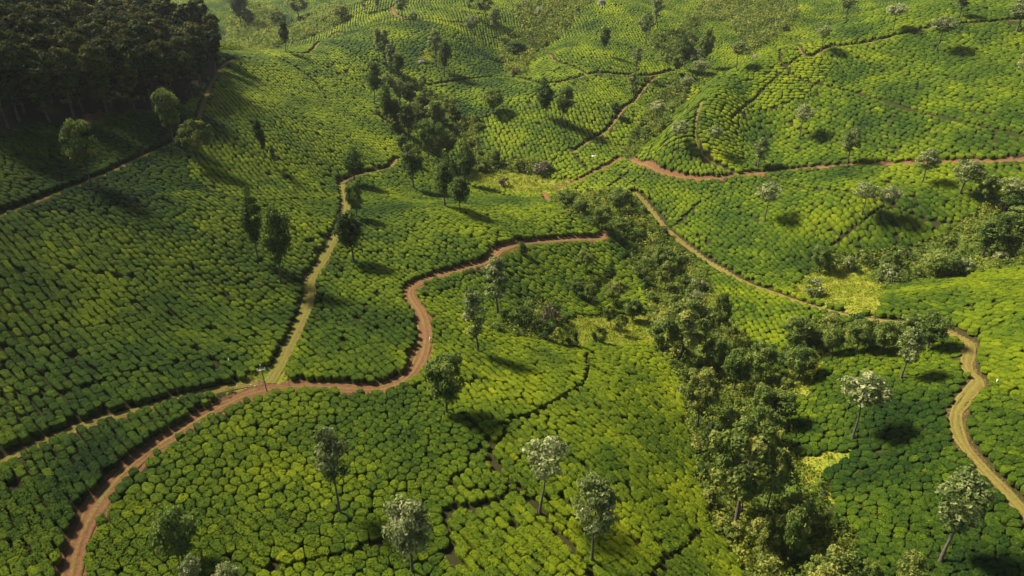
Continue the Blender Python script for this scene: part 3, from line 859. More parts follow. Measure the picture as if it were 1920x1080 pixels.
PROTO = {}        # kind -> list of (trunk mesh, crown mesh, height, width)
def proto(kind, H, W, trunk, crown): PROTO.setdefault(kind, []).append((trunk, crown, H, W))
for k in range(6):                       # shade trees with silvery sprays, bare lower trunk
    cl = env_clumps(46 + 4 * k, 6.6, 1.8 + 0.12 * k, 3.2 - 0.1 * k, 0.5, 0.95, 0.10 + 0.09 * k, 0.3, 0.14 + 0.05 * (k % 3))
    proto('silver', 10.0, 5.2, trunk_mesh(10, 0.17, cl, 8.8, 16, 0.3), leaf_mesh('crown', *clump_leaves(cl, 56, 0.15, 0.30, cv=0.16, tmu=0.66, tsd=0.18), M['silver'], 1.9))
for k in range(5):                       # round pollarded heads on thin stems
    cl = env_clumps(38 + 4 * k, 7.3, 2.2 + 0.12 * k, 2.3 - 0.15 * k, 0.5, 0.95, 0.05 + 0.08 * k, 0.3, 0.12 + 0.07 * (k % 3))
    proto('head', 10.0, 5.8, trunk_mesh(10, 0.14, cl, 8.2, 16, 0.35), leaf_mesh('crown', *clump_leaves(cl, 56, 0.15, 0.30, cv=0.16, tmu=0.76, tsd=0.18), M['silver'], 1.9))
for k in range(3):                       # tall narrow ones
    cl = env_clumps(60, 7.4, 1.55, 4.2, 0.5, 0.85, 0.45, 0.2, 0.2)
    proto('tall', 12.0, 3.9, trunk_mesh(12, 0.17, cl, 11.0, 18, 0.3), leaf_mesh('crown', *clump_leaves(cl, 54, 0.15, 0.30, cv=0.16, tmu=0.55, tsd=0.2), M['silver'], 1.9))
for k in range(4):                       # dense dark green, egg shaped
    cl = env_clumps(64, 6.0, 2.3, 3.4, 0.7, 1.05, 0.35, 0.25)
    proto('dark', 10.0, 5.8, trunk_mesh(10, 0.19, cl, 8.6, 12, 0.2), leaf_mesh('crown', *clump_leaves(cl, 58, 0.18, 0.34, cv=0.14, tmu=0.5, tsd=0.18), M['dark'], 1.6))
for k in range(3):                       # broad olive gully trees made of many umbrella-like pads
    cl = [(x, y, z, r) for x, y, z, r in env_clumps(52, 6.2, 4.2, 3.0, 0.7, 1.15, 0.2, 0.45)]
    proto('olive', 10.0, 9.6, trunk_mesh(10, 0.26, cl, 7.5, 24, 0.5, 0.2), leaf_mesh('crown', *clump_leaves(cl, 80, 0.22, 0.40, 0.7, 0.6, 0.6, cv=0.2, tmu=0.5, tsd=0.16), M['olive'], 1.6))
for k in range(3):                       # broad green gully trees
    cl = env_clumps(50, 5.6, 3.4, 3.2, 0.8, 1.25, 0.2, 0.4)
    proto('green', 9.4, 8.4, trunk_mesh(9.4, 0.24, cl, 7.0, 20, 0.4, 0.15), leaf_mesh('crown', *clump_leaves(cl, 80, 0.22, 0.42, cv=0.2, tmu=0.5, tsd=0.16), M['green'], 1.6))
def shrub(kind, m_, n=26, per=60, tmu=0.5):
    for k in range(3):
        cl = env_clumps(n, 1.55, 1.75, 1.45, 0.45, 0.85, 0.15, 0.4)
        proto(kind, 3.6, 4.4, trunk_mesh(3.6, 0.09, cl, 2.4, 10, 0.2, 0.08), leaf_mesh('crown', *clump_leaves(cl, per, 0.18, 0.34, cv=0.2, tmu=tmu, tsd=0.16), M[m_], 1.7))
shrub('shrub', 'green'); shrub('olive_shrub', 'olive'); shrub('dark_shrub', 'dark'); shrub('silver_shrub', 'silver', tmu=0.6)
shrub('yellow_shrub', 'yellow'); shrub('dry_shrub', 'dry', 20, 40)
for k in range(4):                       # forest trees: long bare stems, heads of several layered pads
    cl = env_clumps(54, 12.2, 3.1, 4.8, 0.8, 1.35, 0.2, 0.4)
    cl += [(rng.normal(0, 1.2), rng.normal(0, 1.2), rng.uniform(3.5, 9), rng.uniform(0.6, 1.1)) for _ in range(16)]
    proto('forest', 18.0, 7.8, trunk_mesh(18, 0.26, cl, 15.5, 22, 0.6, 0.4), leaf_mesh('crown', *clump_leaves(cl, 80, 0.30, 0.52, 0.6, 0.7, 0.6, cv=0.24, tmu=0.45, tsd=0.18), M['forest'], 1.6))

pcount = {}
def plant(kind, x, y, z, H, W, name, label, cat, group=None, rot=None):
    v = PROTO[kind][pcount.get(kind, 0) % len(PROTO[kind])]
    pcount[kind] = pcount.get(kind, 0) + 1
    tm, cm, h0, w0 = v
    o = bpy.data.objects.new(name, None)
    o.empty_display_size = 0.5
    COL.objects.link(o)
    o.location = (x, y, z)
    o.rotation_euler = (rng.normal(0, 0.05), rng.normal(0, 0.05), rng.uniform(0, 6.28) if rot is None else rot)
    o.scale = (W / w0, W / w0 * rng.uniform(0.9, 1.1), H / h0)
    o['label'] = label; o['category'] = cat
    if group: o['group'] = group
    for nm, me in (('trunk', tm), ('crown', cm)):
        c = bpy.data.objects.new(nm, me); COL.objects.link(c); c.parent = o
    return o

def plant_px(kind, bx, by, ty_, wpx, name, label, cat, group=None):
    """stand it where its foot is seen; its height and width follow from how large it looks at that distance"""
    x, y, z, d = hit([bx], [by])
    x, y, z, d = x[0], y[0], z[0], d[0]
    r = rays(bx, (by + ty_) / 2); r = r / np.linalg.norm(r)
    cs = math.sqrt(r[0] ** 2 + r[1] ** 2)
    H = (by - ty_) * d / F / cs * 1.04
    W = wpx * d / F * (1.12 if kind in ('head', 'silver') else 1.0)
    return plant(kind, x, y, z - 0.05, H, W, name, label, cat, group)

# ------------------------------------------------------------------ the shade trees standing in the tea, one by one
HT = 'shade trees scattered through the tea'
TREES = [
 # kind, foot x, foot y, top y, crown width px, label
 ('head',1497,264,197,46,'pale round-headed shade tree between the long footpath and the upper red track'),
 ('silver',1588,310,241,40,'slim upright silvery shade tree with its foot at the edge of the upper red track'),
 ('tall',1420,316,258,32,'leaning narrow shade tree just above the fork of the upper red track'),
 ('head',1334,284,237,34,'small pale shade tree beside the branch path that climbs from the upper red track'),
 ('head',1271,280,226,34,'grey-green shade tree on the hill edge just outside the branch path'),
 ('head',1756,98,33,50,'large pale shade tree right below the ridge path on the steep hill'),
 ('head',1674,60,9,36,'small round shade tree above the ridge path'),
 ('head',1540,96,51,36,'white-topped shade tree touching the ridge path where it levels out'),
 ('silver',1587,36,-12,34,'slim shade tree on the hill brow by the short upper footpath'),
 ('head',1380,132,81,34,'white-topped shade tree on the bare hill edge, black boulder nearby'),
 ('head',1310,160,112,36,'whitest shade tree at the top of the narrow gully beside the hill'),
 ('head',1284,192,142,28,'small grey shade tree below the whitest one on the hill edge'),
 ('head',1229,242,189,30,'pale shade tree leaning out over the narrow gully shrubs'),
 ('silver',1728,346,281,42,'ragged shade tree growing just below the upper red track'),
 ('silver',1799,366,298,50,'tallest shade tree of the dark clump below the upper red track'),
 ('green',1842,382,326,46,'dense dull green tree in the dark clump below the upper red track'),
 ('head',1882,396,332,52,'round pale-topped tree at the end of the dark clump below the upper red track'),
 ('head',1433,419,345,48,'lone silver-topped shade tree in the middle of the tea between the two red tracks'),
 ('head',1616,406,342,46,'darker of the pair of shade trees by the crossing footpaths'),
 ('head',1653,420,348,44,'paler of the pair of shade trees by the crossing footpaths'),
 ('silver',1905,62,-2,44,'shade tree standing on the ridge path high on the steep hill'),
 ('silver',1917,158,98,36,'half-hidden shade tree on the steep hill below the ridge path'),
 ('tall',1798,34,-14,26,'thin shade tree above the ridge path on the steep hill'),
 ('silver',1688,714,614,56,'slender pale shade tree on a leaning trunk by the row of dark gully trees'),
 ('head',1598,828,700,82,'wide silver-topped shade tree in the rough tea beside the grass clearing'),
 ('silver',1762,1058,888,94,'big silver-white shade tree in the rough tea near the winding grassy track'),
 ('tall',897,664,543,48,'tall narrow olive shade tree on the spur by the S-bend of the red track'),
 ('tall',933,592,477,52,'tall silver-grey shade tree just below the red track'),
 ('green',838,780,668,88,'broad leafy green tree on the spur just below the red track'),
 ('silver',640,968,815,70,'upright green shade tree alone in the cobbled tea of the lower slope'),
 ('head',1013,962,836,94,'flat-topped grey-green shade tree beside the long footpath'),
 ('silver',776,1078,937,88,'grey shade tree standing over the broken footpath on the lower slope'),
 ('silver',1108,1058,908,82,'pale yellowish shade tree without a visible trunk, below the flat-topped one'),
 ('green',348,1066,958,90,'dim round-headed tree among the tea inside the curve of the red track'),
 ('head',368,1118,1050,42,'pale tree top next to the dim round-headed tree'),
 ('head',425,1125,1064,44,'yellowish tree top near the broken footpath on the lower slope'),
 ('dark',484,492,358,46,'slender black-green tree of the pair above the grassy track'),
 ('dark',527,536,384,62,'tallest black-green tree of the pair above the grassy track'),
 ('dark',499,302,218,26,'thin dark tree alone on the wide slope above the grassy track'),
 ('tall',517,318,272,12,'bare thin stem with few leaves beside the thin dark tree'),
 ('dark',664,496,395,60,'dark pointed tree right beside the grassy track'),
 ('green',670,412,340,40,'soft green bushy tree at the top bend of the grassy track'),
 ('dark',664,343,277,50,'dense round dark tree at the head of the grassy track'),
 ('dark',776,356,266,52,'two-toned dark tree in the tea just past the grassy track head'),
 ('dark',834,390,300,46,'round-headed dark tree of the close pair on the spur'),
 ('dark',862,402,330,48,'lower bushy tree of the close pair on the spur'),
 ('dark',878,348,270,34,'slim dark tree at the edge of the yellow meadow'),
 ('green',803,300,224,44,'lightest tree in the broad three-tree clump on the spur back'),
 ('green',822,308,234,44,'middle tree of the broad three-tree clump on the spur back'),
 ('dark',841,304,242,40,'darkest tree of the broad three-tree clump on the spur back'),
 ('dark',754,296,250,28,'small blue-green tree squeezed against the track bend'),
 ('dark',702,196,117,28,'single lollipop tree on the hill edge above the tree-filled hollow'),
 ('silver',725,196,140,28,'pale-crowned tree in the tree-filled hollow, next to the lollipop tree'),
 ('dark',726,236,163,34,'dark-stemmed tree on the hill edge in the tree-filled hollow'),
 ('silver',750,200,150,28,'pale ragged tree in the tree-filled hollow'),
 ('dark',771,208,154,34,'darkest round tree in the tree-filled hollow'),
 ('dark',746,246,185,32,'shaded tree with a double stem in the tree-filled hollow'),
 ('dark',768,262,194,36,'tall pointed tree at the lower end of the tree-filled hollow'),
 ('silver',793,176,142,20,'thin pale tree behind the tree-filled hollow'),
 ('dark',799,210,172,26,'small dark tree beside the shrubs of the tree-filled hollow'),
 ('green',820,236,190,44,'broad green tree at the shrubby end of the tree-filled hollow'),
 ('olive',842,224,184,32,'brownish bushy tree closing the tree-filled hollow'),
 ('tall',712,118,56,20,'one of two wispy tall trees on the back slope'),
 ('tall',724,124,58,22,'greyer of two wispy tall trees on the back slope'),
 ('tall',737,142,82,24,'wispy yellowish tree below the two tall ones on the back slope'),
 ('dark',747,150,100,24,'short dark tree below the two tall ones on the back slope'),
 ('silver',818,128,60,28,'faint pale tree behind the bare patch on the back slope'),
 ('dark',833,146,76,32,'dark tall tree right above the valley path on the back slope'),
 ('head',886,90,30,28,'white-headed tree on a thin stem beside the scrubby slope'),
 ('silver',931,74,16,24,'leaning pale tree on the scrubby slope'),
 ('silver',756,38,-6,28,'grey tree growing at the bend of the far red path'),
 ('head',778,66,22,16,'tiny white tree below the far red path'),
 ('tall',686,28,-14,16,'thin dark-stemmed tree on the far ridge'),
 ('tall',706,24,-14,16,'second thin tree on the far ridge'),
 ('tall',871,14,-20,16,'thin stem tree at the far crest'),
 ('tall',881,28,-12,18,'bushier stem tree at the far crest'),
 ('olive',910,34,-4,40,'broad hazy tree at the far crest'),
 ('dark',1130,104,52,22,'small dark tree alone in the tea of the far hill'),
 ('silver',1211,86,26,28,'grey shaded tree in the tea of the far hill beside the scrub'),
 ('silver',1192,140,90,22,'white-tipped tree above the valley path'),
 ('tall',1188,192,138,24,'slim tree below the valley path where it forks'),
 ('dark',1024,222,150,34,'slimmer dark tree of the pair on the round knoll'),
 ('dark',1052,234,158,38,'bushier dark tree of the pair on the round knoll'),
 ('dark',1152,220,190,24,'small bush-like tree beside the knoll footpath'),
 ('dark',537,100,40,22,'solitary dark tree standing on the long ridge'),
 ('green',326,266,168,56,'leafy tree catching light at the end of the shaded hillside path'),
 ('olive',374,312,226,72,'broad yellowish tree below the shaded hillside path'),
 ('olive',172,352,224,84,'wide murky tree beside the shaded hillside path'),
 ('tall',1232,54,-10,26,'tree at the edge of the far scrub'),
 ('dark',1284,130,70,34,'black-green tree in the hollow behind the steep hill'),
 ('green',1318,128,56,34,'soft green tree in the small tea plot behind the steep hill'),
 ('silver',1302,136,94,30,'grey bush-headed tree in the hollow behind the steep hill'),
 ('green',1268,140,104,28,'round green tree at the end of the valley path'),
]
for kind, bx, by, ty_, wpx, lab in TREES:
    plant_px(kind, bx, by, ty_, wpx, 'shade_tree', lab, 'tree', HT)

# ------------------------------------------------------------------ gully trees and shrubs seen singly
GUL = [
 ('olive',1275,672,560,110,'gully_tree','large pale many-stemmed tree beside the yellow meadow of the bowl'),
 ('green',1240,655,605,60,'gully_tree','blue-grey leafy tree at the foot of the large pale many-stemmed tree'),
 ('olive',1345,640,545,40,'gully_tree','thin dry-looking tree between the gully and the tea wedge'),
 ('olive',1308,800,692,80,'gully_tree','bushy golden-olive tree on the gully edge by the red earth scar'),
 ('olive',1378,985,812,150,'gully_tree','largest tree of the gully, olive and brown with many rounded pads'),
 ('olive',1436,962,846,62,'gully_tree','dark-sided olive tree leaning against the largest gully tree'),
 ('olive',1482,1000,922,66,'gully_tree','tree with pale yellow flower-like tufts beside the grass clearing'),
 ('olive',1540,1140,1035,106,'gully_tree','golden-brown tree crown rising from the bottom of the gully'),
 ('olive',1690,1120,1035,70,'gully_tree','yellow-tufted tree crown in the rough tea next to the gully mouth'),
 ('olive',1620,1125,1055,50,'gully_tree','small brownish crown next to the golden-brown one'),
 ('green',1390,960,880,70,'gully_tree','shaded green tree in front of the largest gully tree'),
 ('green',1480,1060,960,60,'gully_tree','murky tree on a bare pale stem low in the gully'),
 ('olive',1425,1040,960,70,'gully_tree','dull brown tree low in the gully'),
 ('green',1375,735,655,60,'gully_tree','bluish shaded tree in the middle of the gully'),
 ('green',1345,700,630,60,'gully_tree','green tree with a bright fern-like top in the gully'),
 ('green',1425,715,640,60,'gully_tree','dark tree at the lower tip of the tea wedge'),
 ('green',1490,665,590,62,'gully_tree','round dense tree at the start of the dark row along the lower track'),
 ('green',1497,712,645,64,'gully_tree','round grey-green tree above the small yellow glade'),
 ('green',1560,668,610,44,'gully_tree','second tree in the dark row along the lower track'),
 ('green',1605,664,598,50,'gully_tree','brown-topped tree in the dark row along the lower track'),
 ('green',1650,665,600,58,'gully_tree','broad tree in the dark row along the lower track'),
 ('green',1700,640,586,46,'gully_tree','tree where the lower track disappears behind the dark row'),
 ('dark',1738,658,582,60,'gully_tree','blackest and last tree of the dark row along the lower track'),
 ('green',1420,795,720,50,'gully_tree','pale sage-coloured tree in the gully'),
 ('dark',1460,800,735,60,'gully_tree','black-green bushy tree beside the yellow glade'),
 ('green',1425,838,760,64,'gully_tree','tree with lime-yellow leaf tips in the gully'),
 ('olive',1368,830,772,50,'gully_tree','light green rounded tree above the largest gully tree'),
 ('dark',1335,850,790,44,'gully_tree','dark tree on the gully edge above the largest gully tree'),
 ('dark',1330,432,384,34,'gully_tree','x'),
 ('green',1128,432,386,44,'gully_tree','dark conical tree just behind the hairpin of the red track'),
 ('green',1162,402,352,50,'gully_tree','rounded blue-green tree where the lower track begins'),
 ('green',1165,436,408,30,'gully_tree','small dark tree touching the conical one behind the hairpin'),
 ('green',1090,402,372,34,'gully_tree','yellow-green bushy tree at the gully head'),
 ('green',1062,392,356,46,'gully_tree','spreading tree over the red bend at the gully head'),
 ('green',1245,510,462,50,'gully_tree','grey-blue tree top in the upper gully beside the lower track'),
 ('olive',1245,548,490,44,'gully_tree','thin pale tree with white stems in the upper gully'),
 ('silver_shrub',1308,548,518,30,'gully_tree','white-leaved small tree in the upper gully'),
 ('silver_shrub',1300,575,542,34,'gully_tree','white-tufted small tree above the large pale tree'),
 ('olive',1098,512,468,40,'gully_tree','leaning olive tree in the tea of the bowl'),
 ('dark',1143,532,494,28,'gully_tree','dark bush-tree alone in the tea of the bowl'),
 ('dark',1083,556,520,36,'gully_tree','dark tree at the upper edge of the bowl thicket'),
 ('olive',1110,576,514,38,'gully_tree','tallest green tree in the bowl thicket'),
 ('olive',1150,572,528,48,'gully_tree','feathery tree in the bowl thicket'),
 ('olive',1145,612,572,30,'gully_tree','brown tree at the top of the bowl meadow'),
 ('green',1185,600,560,44,'gully_tree','green tree above the bowl meadow'),
 ('olive',1162,628,590,30,'gully_tree','sparse tree growing in the bowl meadow'),
 ('dark_shrub',1072,652,614,30,'gully_tree','x'),
 ('dark_shrub',1122,645,612,32,'gully_tree','neat round dark bush standing alone on the bowl meadow'),
 ('yellow_shrub',1043,648,614,34,'gully_tree','x'),
 ('dry_shrub',1036,616,568,40,'gully_tree','bare brownish bush on the rim of the bowl'),
 ('green',1535,512,460,44,'gully_tree','grey-green tree at the corner of the yellow hollow'),
 ('silver_shrub',1592,508,476,30,'gully_tree','pale slim tree on the upper rim of the yellow hollow'),
 ('green',1668,508,470,40,'gully_tree','soft round tree behind the pale one over the yellow hollow'),
 ('silver_shrub',1660,532,490,46,'gully_tree','bright pale bushy tree on the rim of the yellow hollow'),
 ('green',1756,520,470,70,'gully_tree','wide dark tree in the side gully'),
 ('silver_shrub',1806,510,482,36,'gully_tree','pale tree between the wide dark one and the ivy-covered one in the side gully'),
 ('dark',1842,482,408,58,'gully_tree','tall black-green ivy-covered tree in the side gully'),
 ('dark',1868,460,400,44,'gully_tree','dark tree behind the ivy-covered one'),
 ('green',1905,440,386,60,'gully_tree','brownish dark tree at the top of the side gully'),
 ('dark',1900,400,355,60,'gully_tree','shadowy tree closing the side gully'),
 ('silver_shrub',1522,556,520,42,'gully_tree','white-leaved bush at the edge of the yellow hollow by the track'),
 ('yellow_shrub',1262,672,648,30,'gully_tree','x'),
 ('dark_shrub',978,478,452,22,'gully_tree','single bush on the grass verge inside the track bend'),
 ('green',924,216,166,48,'gully_tree','large dark thicket tree below the valley path'),
 ('green',930,308,280,22,'gully_tree','blue-green young tree at the meadow head'),
 ('dark_shrub',904,320,298,22,'gully_tree','dark bush at the meadow edge'),
 ('dry_shrub',945,350,332,26,'gully_tree','dry twiggy bush in the yellow meadow'),
 ('dry_shrub',1015,325,300,40,'gully_tree','brown dry bush above the yellow meadow'),
 ('dark',968,115,78,46,'gully_tree','dark thicket tree under the scrubby slope'),
 ('dark',452,52,-20,44,'gully_tree','dark tree mass in the far valley'),
 ('dark',468,54,20,30,'gully_tree','lower dark tree in the far valley'),
 ('olive',525,54,22,36,'gully_tree','russet-topped tree in the far valley'),
 ('olive',560,34,-4,46,'gully_tree','reddish-topped dark tree in the far valley'),
 ('olive',640,40,10,40,'gully_tree','faint brown leafless-looking tree beyond the ridge'),
]
for kind, bx, by, ty_, wpx, nm, lab in GUL:
    if lab == 'x':
        lab = {(1330,432): None, (1072,652): 'tall rounded dark bush beside the bright yellow one', (1043,648): 'bright lime-yellow bush on the lip of the bowl',
               (1262,672): 'lime-yellow low bush under the large pale many-stemmed tree'}.get((bx, by))
        if lab is None: continue
    sh = 'shrub' in kind
    plant_px(kind, bx, by, ty_, wpx, 'shrub' if sh else 'gully_tree', lab, 'shrub' if sh else 'tree', 'shrubs of the hollows' if sh else 'trees of the hollows and gullies')

# ------------------------------------------------------------------ the thickets between them
def scatter(poly, step, tries=9):
    """random points of a polygon no nearer to each other than step"""
    lo, hi = poly.min(0), poly.max(0)
    p = lo + rng.random((int((hi[0] - lo[0]) * (hi[1] - lo[1]) / step ** 2 * tries), 2)) * (hi - lo)
    p = p[inside(poly, p[:, 0], p[:, 1])]
    cells, pts = {}, []
    for q in p:
        c = (int(q[0] // step), int(q[1] // step))
        if all((q[0] - o[0]) ** 2 + (q[1] - o[1]) ** 2 > step ** 2 for i in (-1, 0, 1) for j in (-1, 0, 1) for o in cells.get((c[0] + i, c[1] + j), ())):
            cells.setdefault(c, []).append(q); pts.append(q)
    return np.array(pts)
THK = [(1, 5.0, ['shrub','olive_shrub','shrub','dark_shrub'], 'the long gully'), (3, 3.2, ['shrub','dark_shrub'], 'the rim of the bowl'), (6, 6.0, ['shrub','olive_shrub','silver_shrub'], 'the side gully'),
       (8, 4.2, ['shrub','olive_shrub'], 'the hollow beside the round knoll'), (9, 5.0, ['shrub','dark_shrub'], 'the tree-filled hollow'), (10, 4.2, ['shrub','olive_shrub','dark_shrub'], 'the narrow gully beside the steep hill'),
       (11, 6.5, ['dry_shrub','shrub','olive_shrub','dark_shrub'], 'the scrubby slope'), (12, 8.0, ['shrub','dark_shrub'], 'the hollow behind the steep hill'), (13, 10.0, ['shrub','olive_shrub','dark_shrub'], 'the far valley')]
LOOK = {'shrub': 'mid-green leafy shrub', 'olive_shrub': 'olive-brown leafy shrub', 'dark_shrub': 'dark green dense shrub', 'silver_shrub': 'pale silvery shrub', 'dry_shrub': 'dry brownish twiggy shrub'}
for zi, step, kinds, where in THK:
    pts = scatter(ZP[zi][1], step)
    if not len(pts): continue
    z = ground0(pts[:, 0], pts[:, 1])
    e, _ = road_near(pts[:, 0], pts[:, 1])
    hd = hidden(pts[:, 0], pts[:, 1], z)
    qx, qy, qd = project(pts[:, 0], pts[:, 1], z)
    for p, zz_, ee, hh, ax, ay in zip(pts, z, e, hd, qx, qy):
        if ee < 1.5 or hh or ax < -60 or ax > 1980 or ay > 1180: continue
        if any(inside(pl, p[0:1], p[1:2])[0] for k_, pl in ZP if k_ == 'grass'): continue
        kd_ = kinds[int(rng.integers(len(kinds)))]
        s = rng.uniform(0.55, 1.15)
        plant(kd_, p[0], p[1], zz_ - 0.05, 3.3 * s * rng.uniform(0.8, 1.2), 4.0 * s, 'shrub', LOOK[kd_] + ' in the thicket of ' + where, 'shrub', 'thicket shrubs of ' + where)

# ------------------------------------------------------------------ the dark forest
pts = scatter(ZP[0][1], 4.9)
z = ground0(pts[:, 0], pts[:, 1])
qx, qy, qd = project(pts[:, 0], pts[:, 1], z)
nf = 0
for p, zz_, ax, dd_ in zip(pts, z, qx, qd):
    if ax < -70 or dd_ > 262: continue
    s = rng.uniform(0.8, 1.15)
    plant('forest', p[0], p[1], zz_ - 0.1, 16.5 * s, 7.6 * s * rng.uniform(0.85, 1.2), 'forest_tree', 'tall dark tree of the dense forest block above the shaded hillside path', 'tree', 'trees of the dark forest block')
    nf += 1

# ------------------------------------------------------------------ low growth nobody could count
def tufts(name, kinds, dens, s0, s1, per, spread, hgt_, material, label, up, maxd=640):
    C, N, Z, T = [], [], [], []
    for kind, pl in ZP:
        if kind not in kinds: continue
        lo, hi = pl.min(0), pl.max(0)
        n = int((hi[0] - lo[0]) * (hi[1] - lo[1]) * dens)
        p = lo + rng.random((n, 2)) * (hi - lo)
        p = p[inside(pl, p[:, 0], p[:, 1])]
        if not len(p): continue
        z = ground0(p[:, 0], p[:, 1])
        qx, qy, qd = project(p[:, 0], p[:, 1], z)
        e, _ = road_near(p[:, 0], p[:, 1])
        k = (rng.random(len(p)) < np.interp(qd, [150, 230, 380], [1.0, 0.45, 0.2])) & (qx > -80) & (qx < 2000) & (qy < 1200) & (qd < maxd) & (e > 0.3) & ~hidden(p[:, 0], p[:, 1], z)
        p, z, qd = p[k], z[k], qd[k]
        n = len(p)
        if not n: continue
        big = np.interp(qd, [150, 230, 380], [1.0, 1.5, 2.3])
        hh = hgt_ * (0.4 + 1.2 * vnoise(p[:, 0] / 2.3, p[:, 1] / 2.3, 91))
        o = rng.normal(size=(n, per, 3)) * np.array([spread, spread, 0.3]) * big[:, None, None]
        hh = hh * big
        c = np.stack([p[:, 0], p[:, 1], z], -1)[:, None] + o
        c[:, :, 2] = z[:, None] + np.abs(rng.normal(0.55, 0.3, (n, per))) * hh[:, None]
        C.append(c.reshape(-1, 3))
        nv = o / spread / big[:, None, None]; nv[:, :, 2] = up
        N.append((nv + rng.normal(size=nv.shape) * 0.6).reshape(-1, 3))
        Z.append(rng.uniform(s0, s1, n * per) * np.repeat(big, per))
        T.append(np.repeat(0.5 + (vnoise(p[:, 0] / 4, p[:, 1] / 4, 92) - 0.5) * 0.8, per) + rng.normal(0, 0.16, n * per))
    me = leaf_mesh(name, np.vstack(C), np.vstack(N), np.concatenate(Z), np.concatenate(T), material)
    obj(name, me, kind='stuff', label=label, category='ground cover')
tufts('undergrowth', ('scrub',), 1.35, 0.20, 0.42, 12, 0.45, 1.3, M['under'], 'low tangled green undergrowth filling the gullies', 1.2)
tufts('meadow_grass', ('grass',), 2.2, 0.12, 0.30, 6, 0.3, 0.35, M['grass'], 'rough yellow-green grass of the meadow hollows and glades', 0.3)

# ------------------------------------------------------------------ small things along the tracks
def at_px(px, py):
    x, y, z, d = hit([px], [py])
    z2, _ = carve(x, y, z)
    return float(x[0]), float(y[0]), float(z2[0]), float(d[0])

def box(sx, sy, sz, cz=0.0, bev=0.0):
    co = np.array([[x, y, z] for z in (-1, 1) for y in (-1, 1) for x in (-1, 1)], float) * np.array([sx, sy, sz]) / 2 + np.array([0, 0, cz])
    return co, np.array([(0, 2, 3, 1), (4, 5, 7, 6), (0, 1, 5, 4), (2, 6, 7, 3), (0, 4, 6, 2), (1, 3, 7, 5)])

# the slim pole with a cross-arm at the junction of the tracks
x, y, z, d = at_px(500, 731)
po = bpy.data.objects.new('utility_pole', None); COL.objects.link(po); po.location = (x, y, z); po.rotation_euler = (0, -0.05, 0.2)
po['label'] = 'slim grey pole with white cross-arm insulators at the junction of the tracks'; po['category'] = 'pole'
HP = 4.3
co, q = tube(np.stack([np.zeros(6), np.zeros(6), np.linspace(-0.4, HP, 6)], -1), np.linspace(0.085, 0.055, 6), 8)
obj('pole_shaft', mesh_np('pole_shaft', co, quads=q, smooth=True, material=M['wood']), po)
arm_c, arm_q = box(1.15, 0.08, 0.09, HP - 0.62)
obj('cross_arm', mesh_np('cross_arm', arm_c + np.array([0, -0.12, 0]), quads=arm_q, material=M['white']), po)
def lathe(prof, k=10):
    prof = np.asarray(prof, float); th = np.linspace(0, 2 * math.pi, k, endpoint=False)
    co = np.stack([prof[:, 0:1] * np.cos(th), prof[:, 0:1] * np.sin(th), np.repeat(prof[:, 1:2], k, 1)], -1)
    i = np.arange(len(prof) * k).reshape(len(prof), k); j = np.roll(i, -1, 1)
    return co.reshape(-1, 3), np.stack([i[:-1], j[:-1], j[1:], i[1:]], -1).reshape(-1, 4)
ins = lathe([(0.0, 0.0), (0.06, 0.0), (0.09, 0.05), (0.05, 0.08), (0.10, 0.13), (0.06, 0.19), (0.07, 0.24), (0.0, 0.27)])
ins_me = mesh_np('insulator', ins[0], quads=ins[1], smooth=True, material=M['white'])
for ox, oz in ((-0.5, HP - 0.575), (0.5, HP - 0.575), (0.0, HP)):
    o = obj('insulator', ins_me, po); o.location = (ox, -0.12 if ox else 0, oz)

def rock_mesh(seed, sx, sy, sz, material, n=10, m=7):
    th = np.linspace(0, 2 * math.pi, n, endpoint=False); ph = np.linspace(0.05, math.pi - 0.05, m)
    P, T = np.meshgrid(ph, th, indexing='ij')
    v = np.stack([np.sin(P) * np.cos(T), np.sin(P) * np.sin(T), np.cos(P)], -1)
    l = 0.72 + 0.6 * vnoise(v[..., 0] * 1.6 + seed * 5.1, v[..., 1] * 1.6 + v[..., 2] * 2.3 + seed, seed)
    l = l + 0.35 * (vnoise(v[..., 0] * 4.5 + seed, v[..., 1] * 4.5 + v[..., 2] * 5.3, seed + 3) - 0.5)
    co = v * l[..., None] * np.array([sx, sy, sz]) / 2
    i = np.arange(m * n).reshape(m, n); j = np.roll(i, -1, 1)
    return mesh_np('stone', co.reshape(-1, 3), quads=np.stack([i[:-1], i[1:], j[1:], j[:-1]], -1).reshape(-1, 4), material=material)
stones = [rock_mesh(k, 0.42, 0.34, 0.26, M['pale']) for k in range(3)]
JX = [(444, 722), (470, 720), (478, 723), (490, 720), (496, 722), (501, 704), (433, 705), (460, 727)]
GX = [(571, 515), (574, 520), (578, 509), (590, 512), (566, 523), (536, 649)]
for k, (ax, ay) in enumerate(JX + GX):
    x, y, z, d = at_px(ax, ay)
    o = obj('stone', stones[k % 3], label='small white stone lying on the worn ground of the track junction' if k < len(JX) else 'small white stone on the edge of the grassy track', category='stone', group='white stones at the junction' if k < len(JX) else 'white stones along the grassy track')
    s = rng.uniform(0.35, 0.75); o.scale = (s, s, s); o.location = (x, y, z + 0.06); o.rotation_euler = (0, 0, rng.uniform(0, 6))
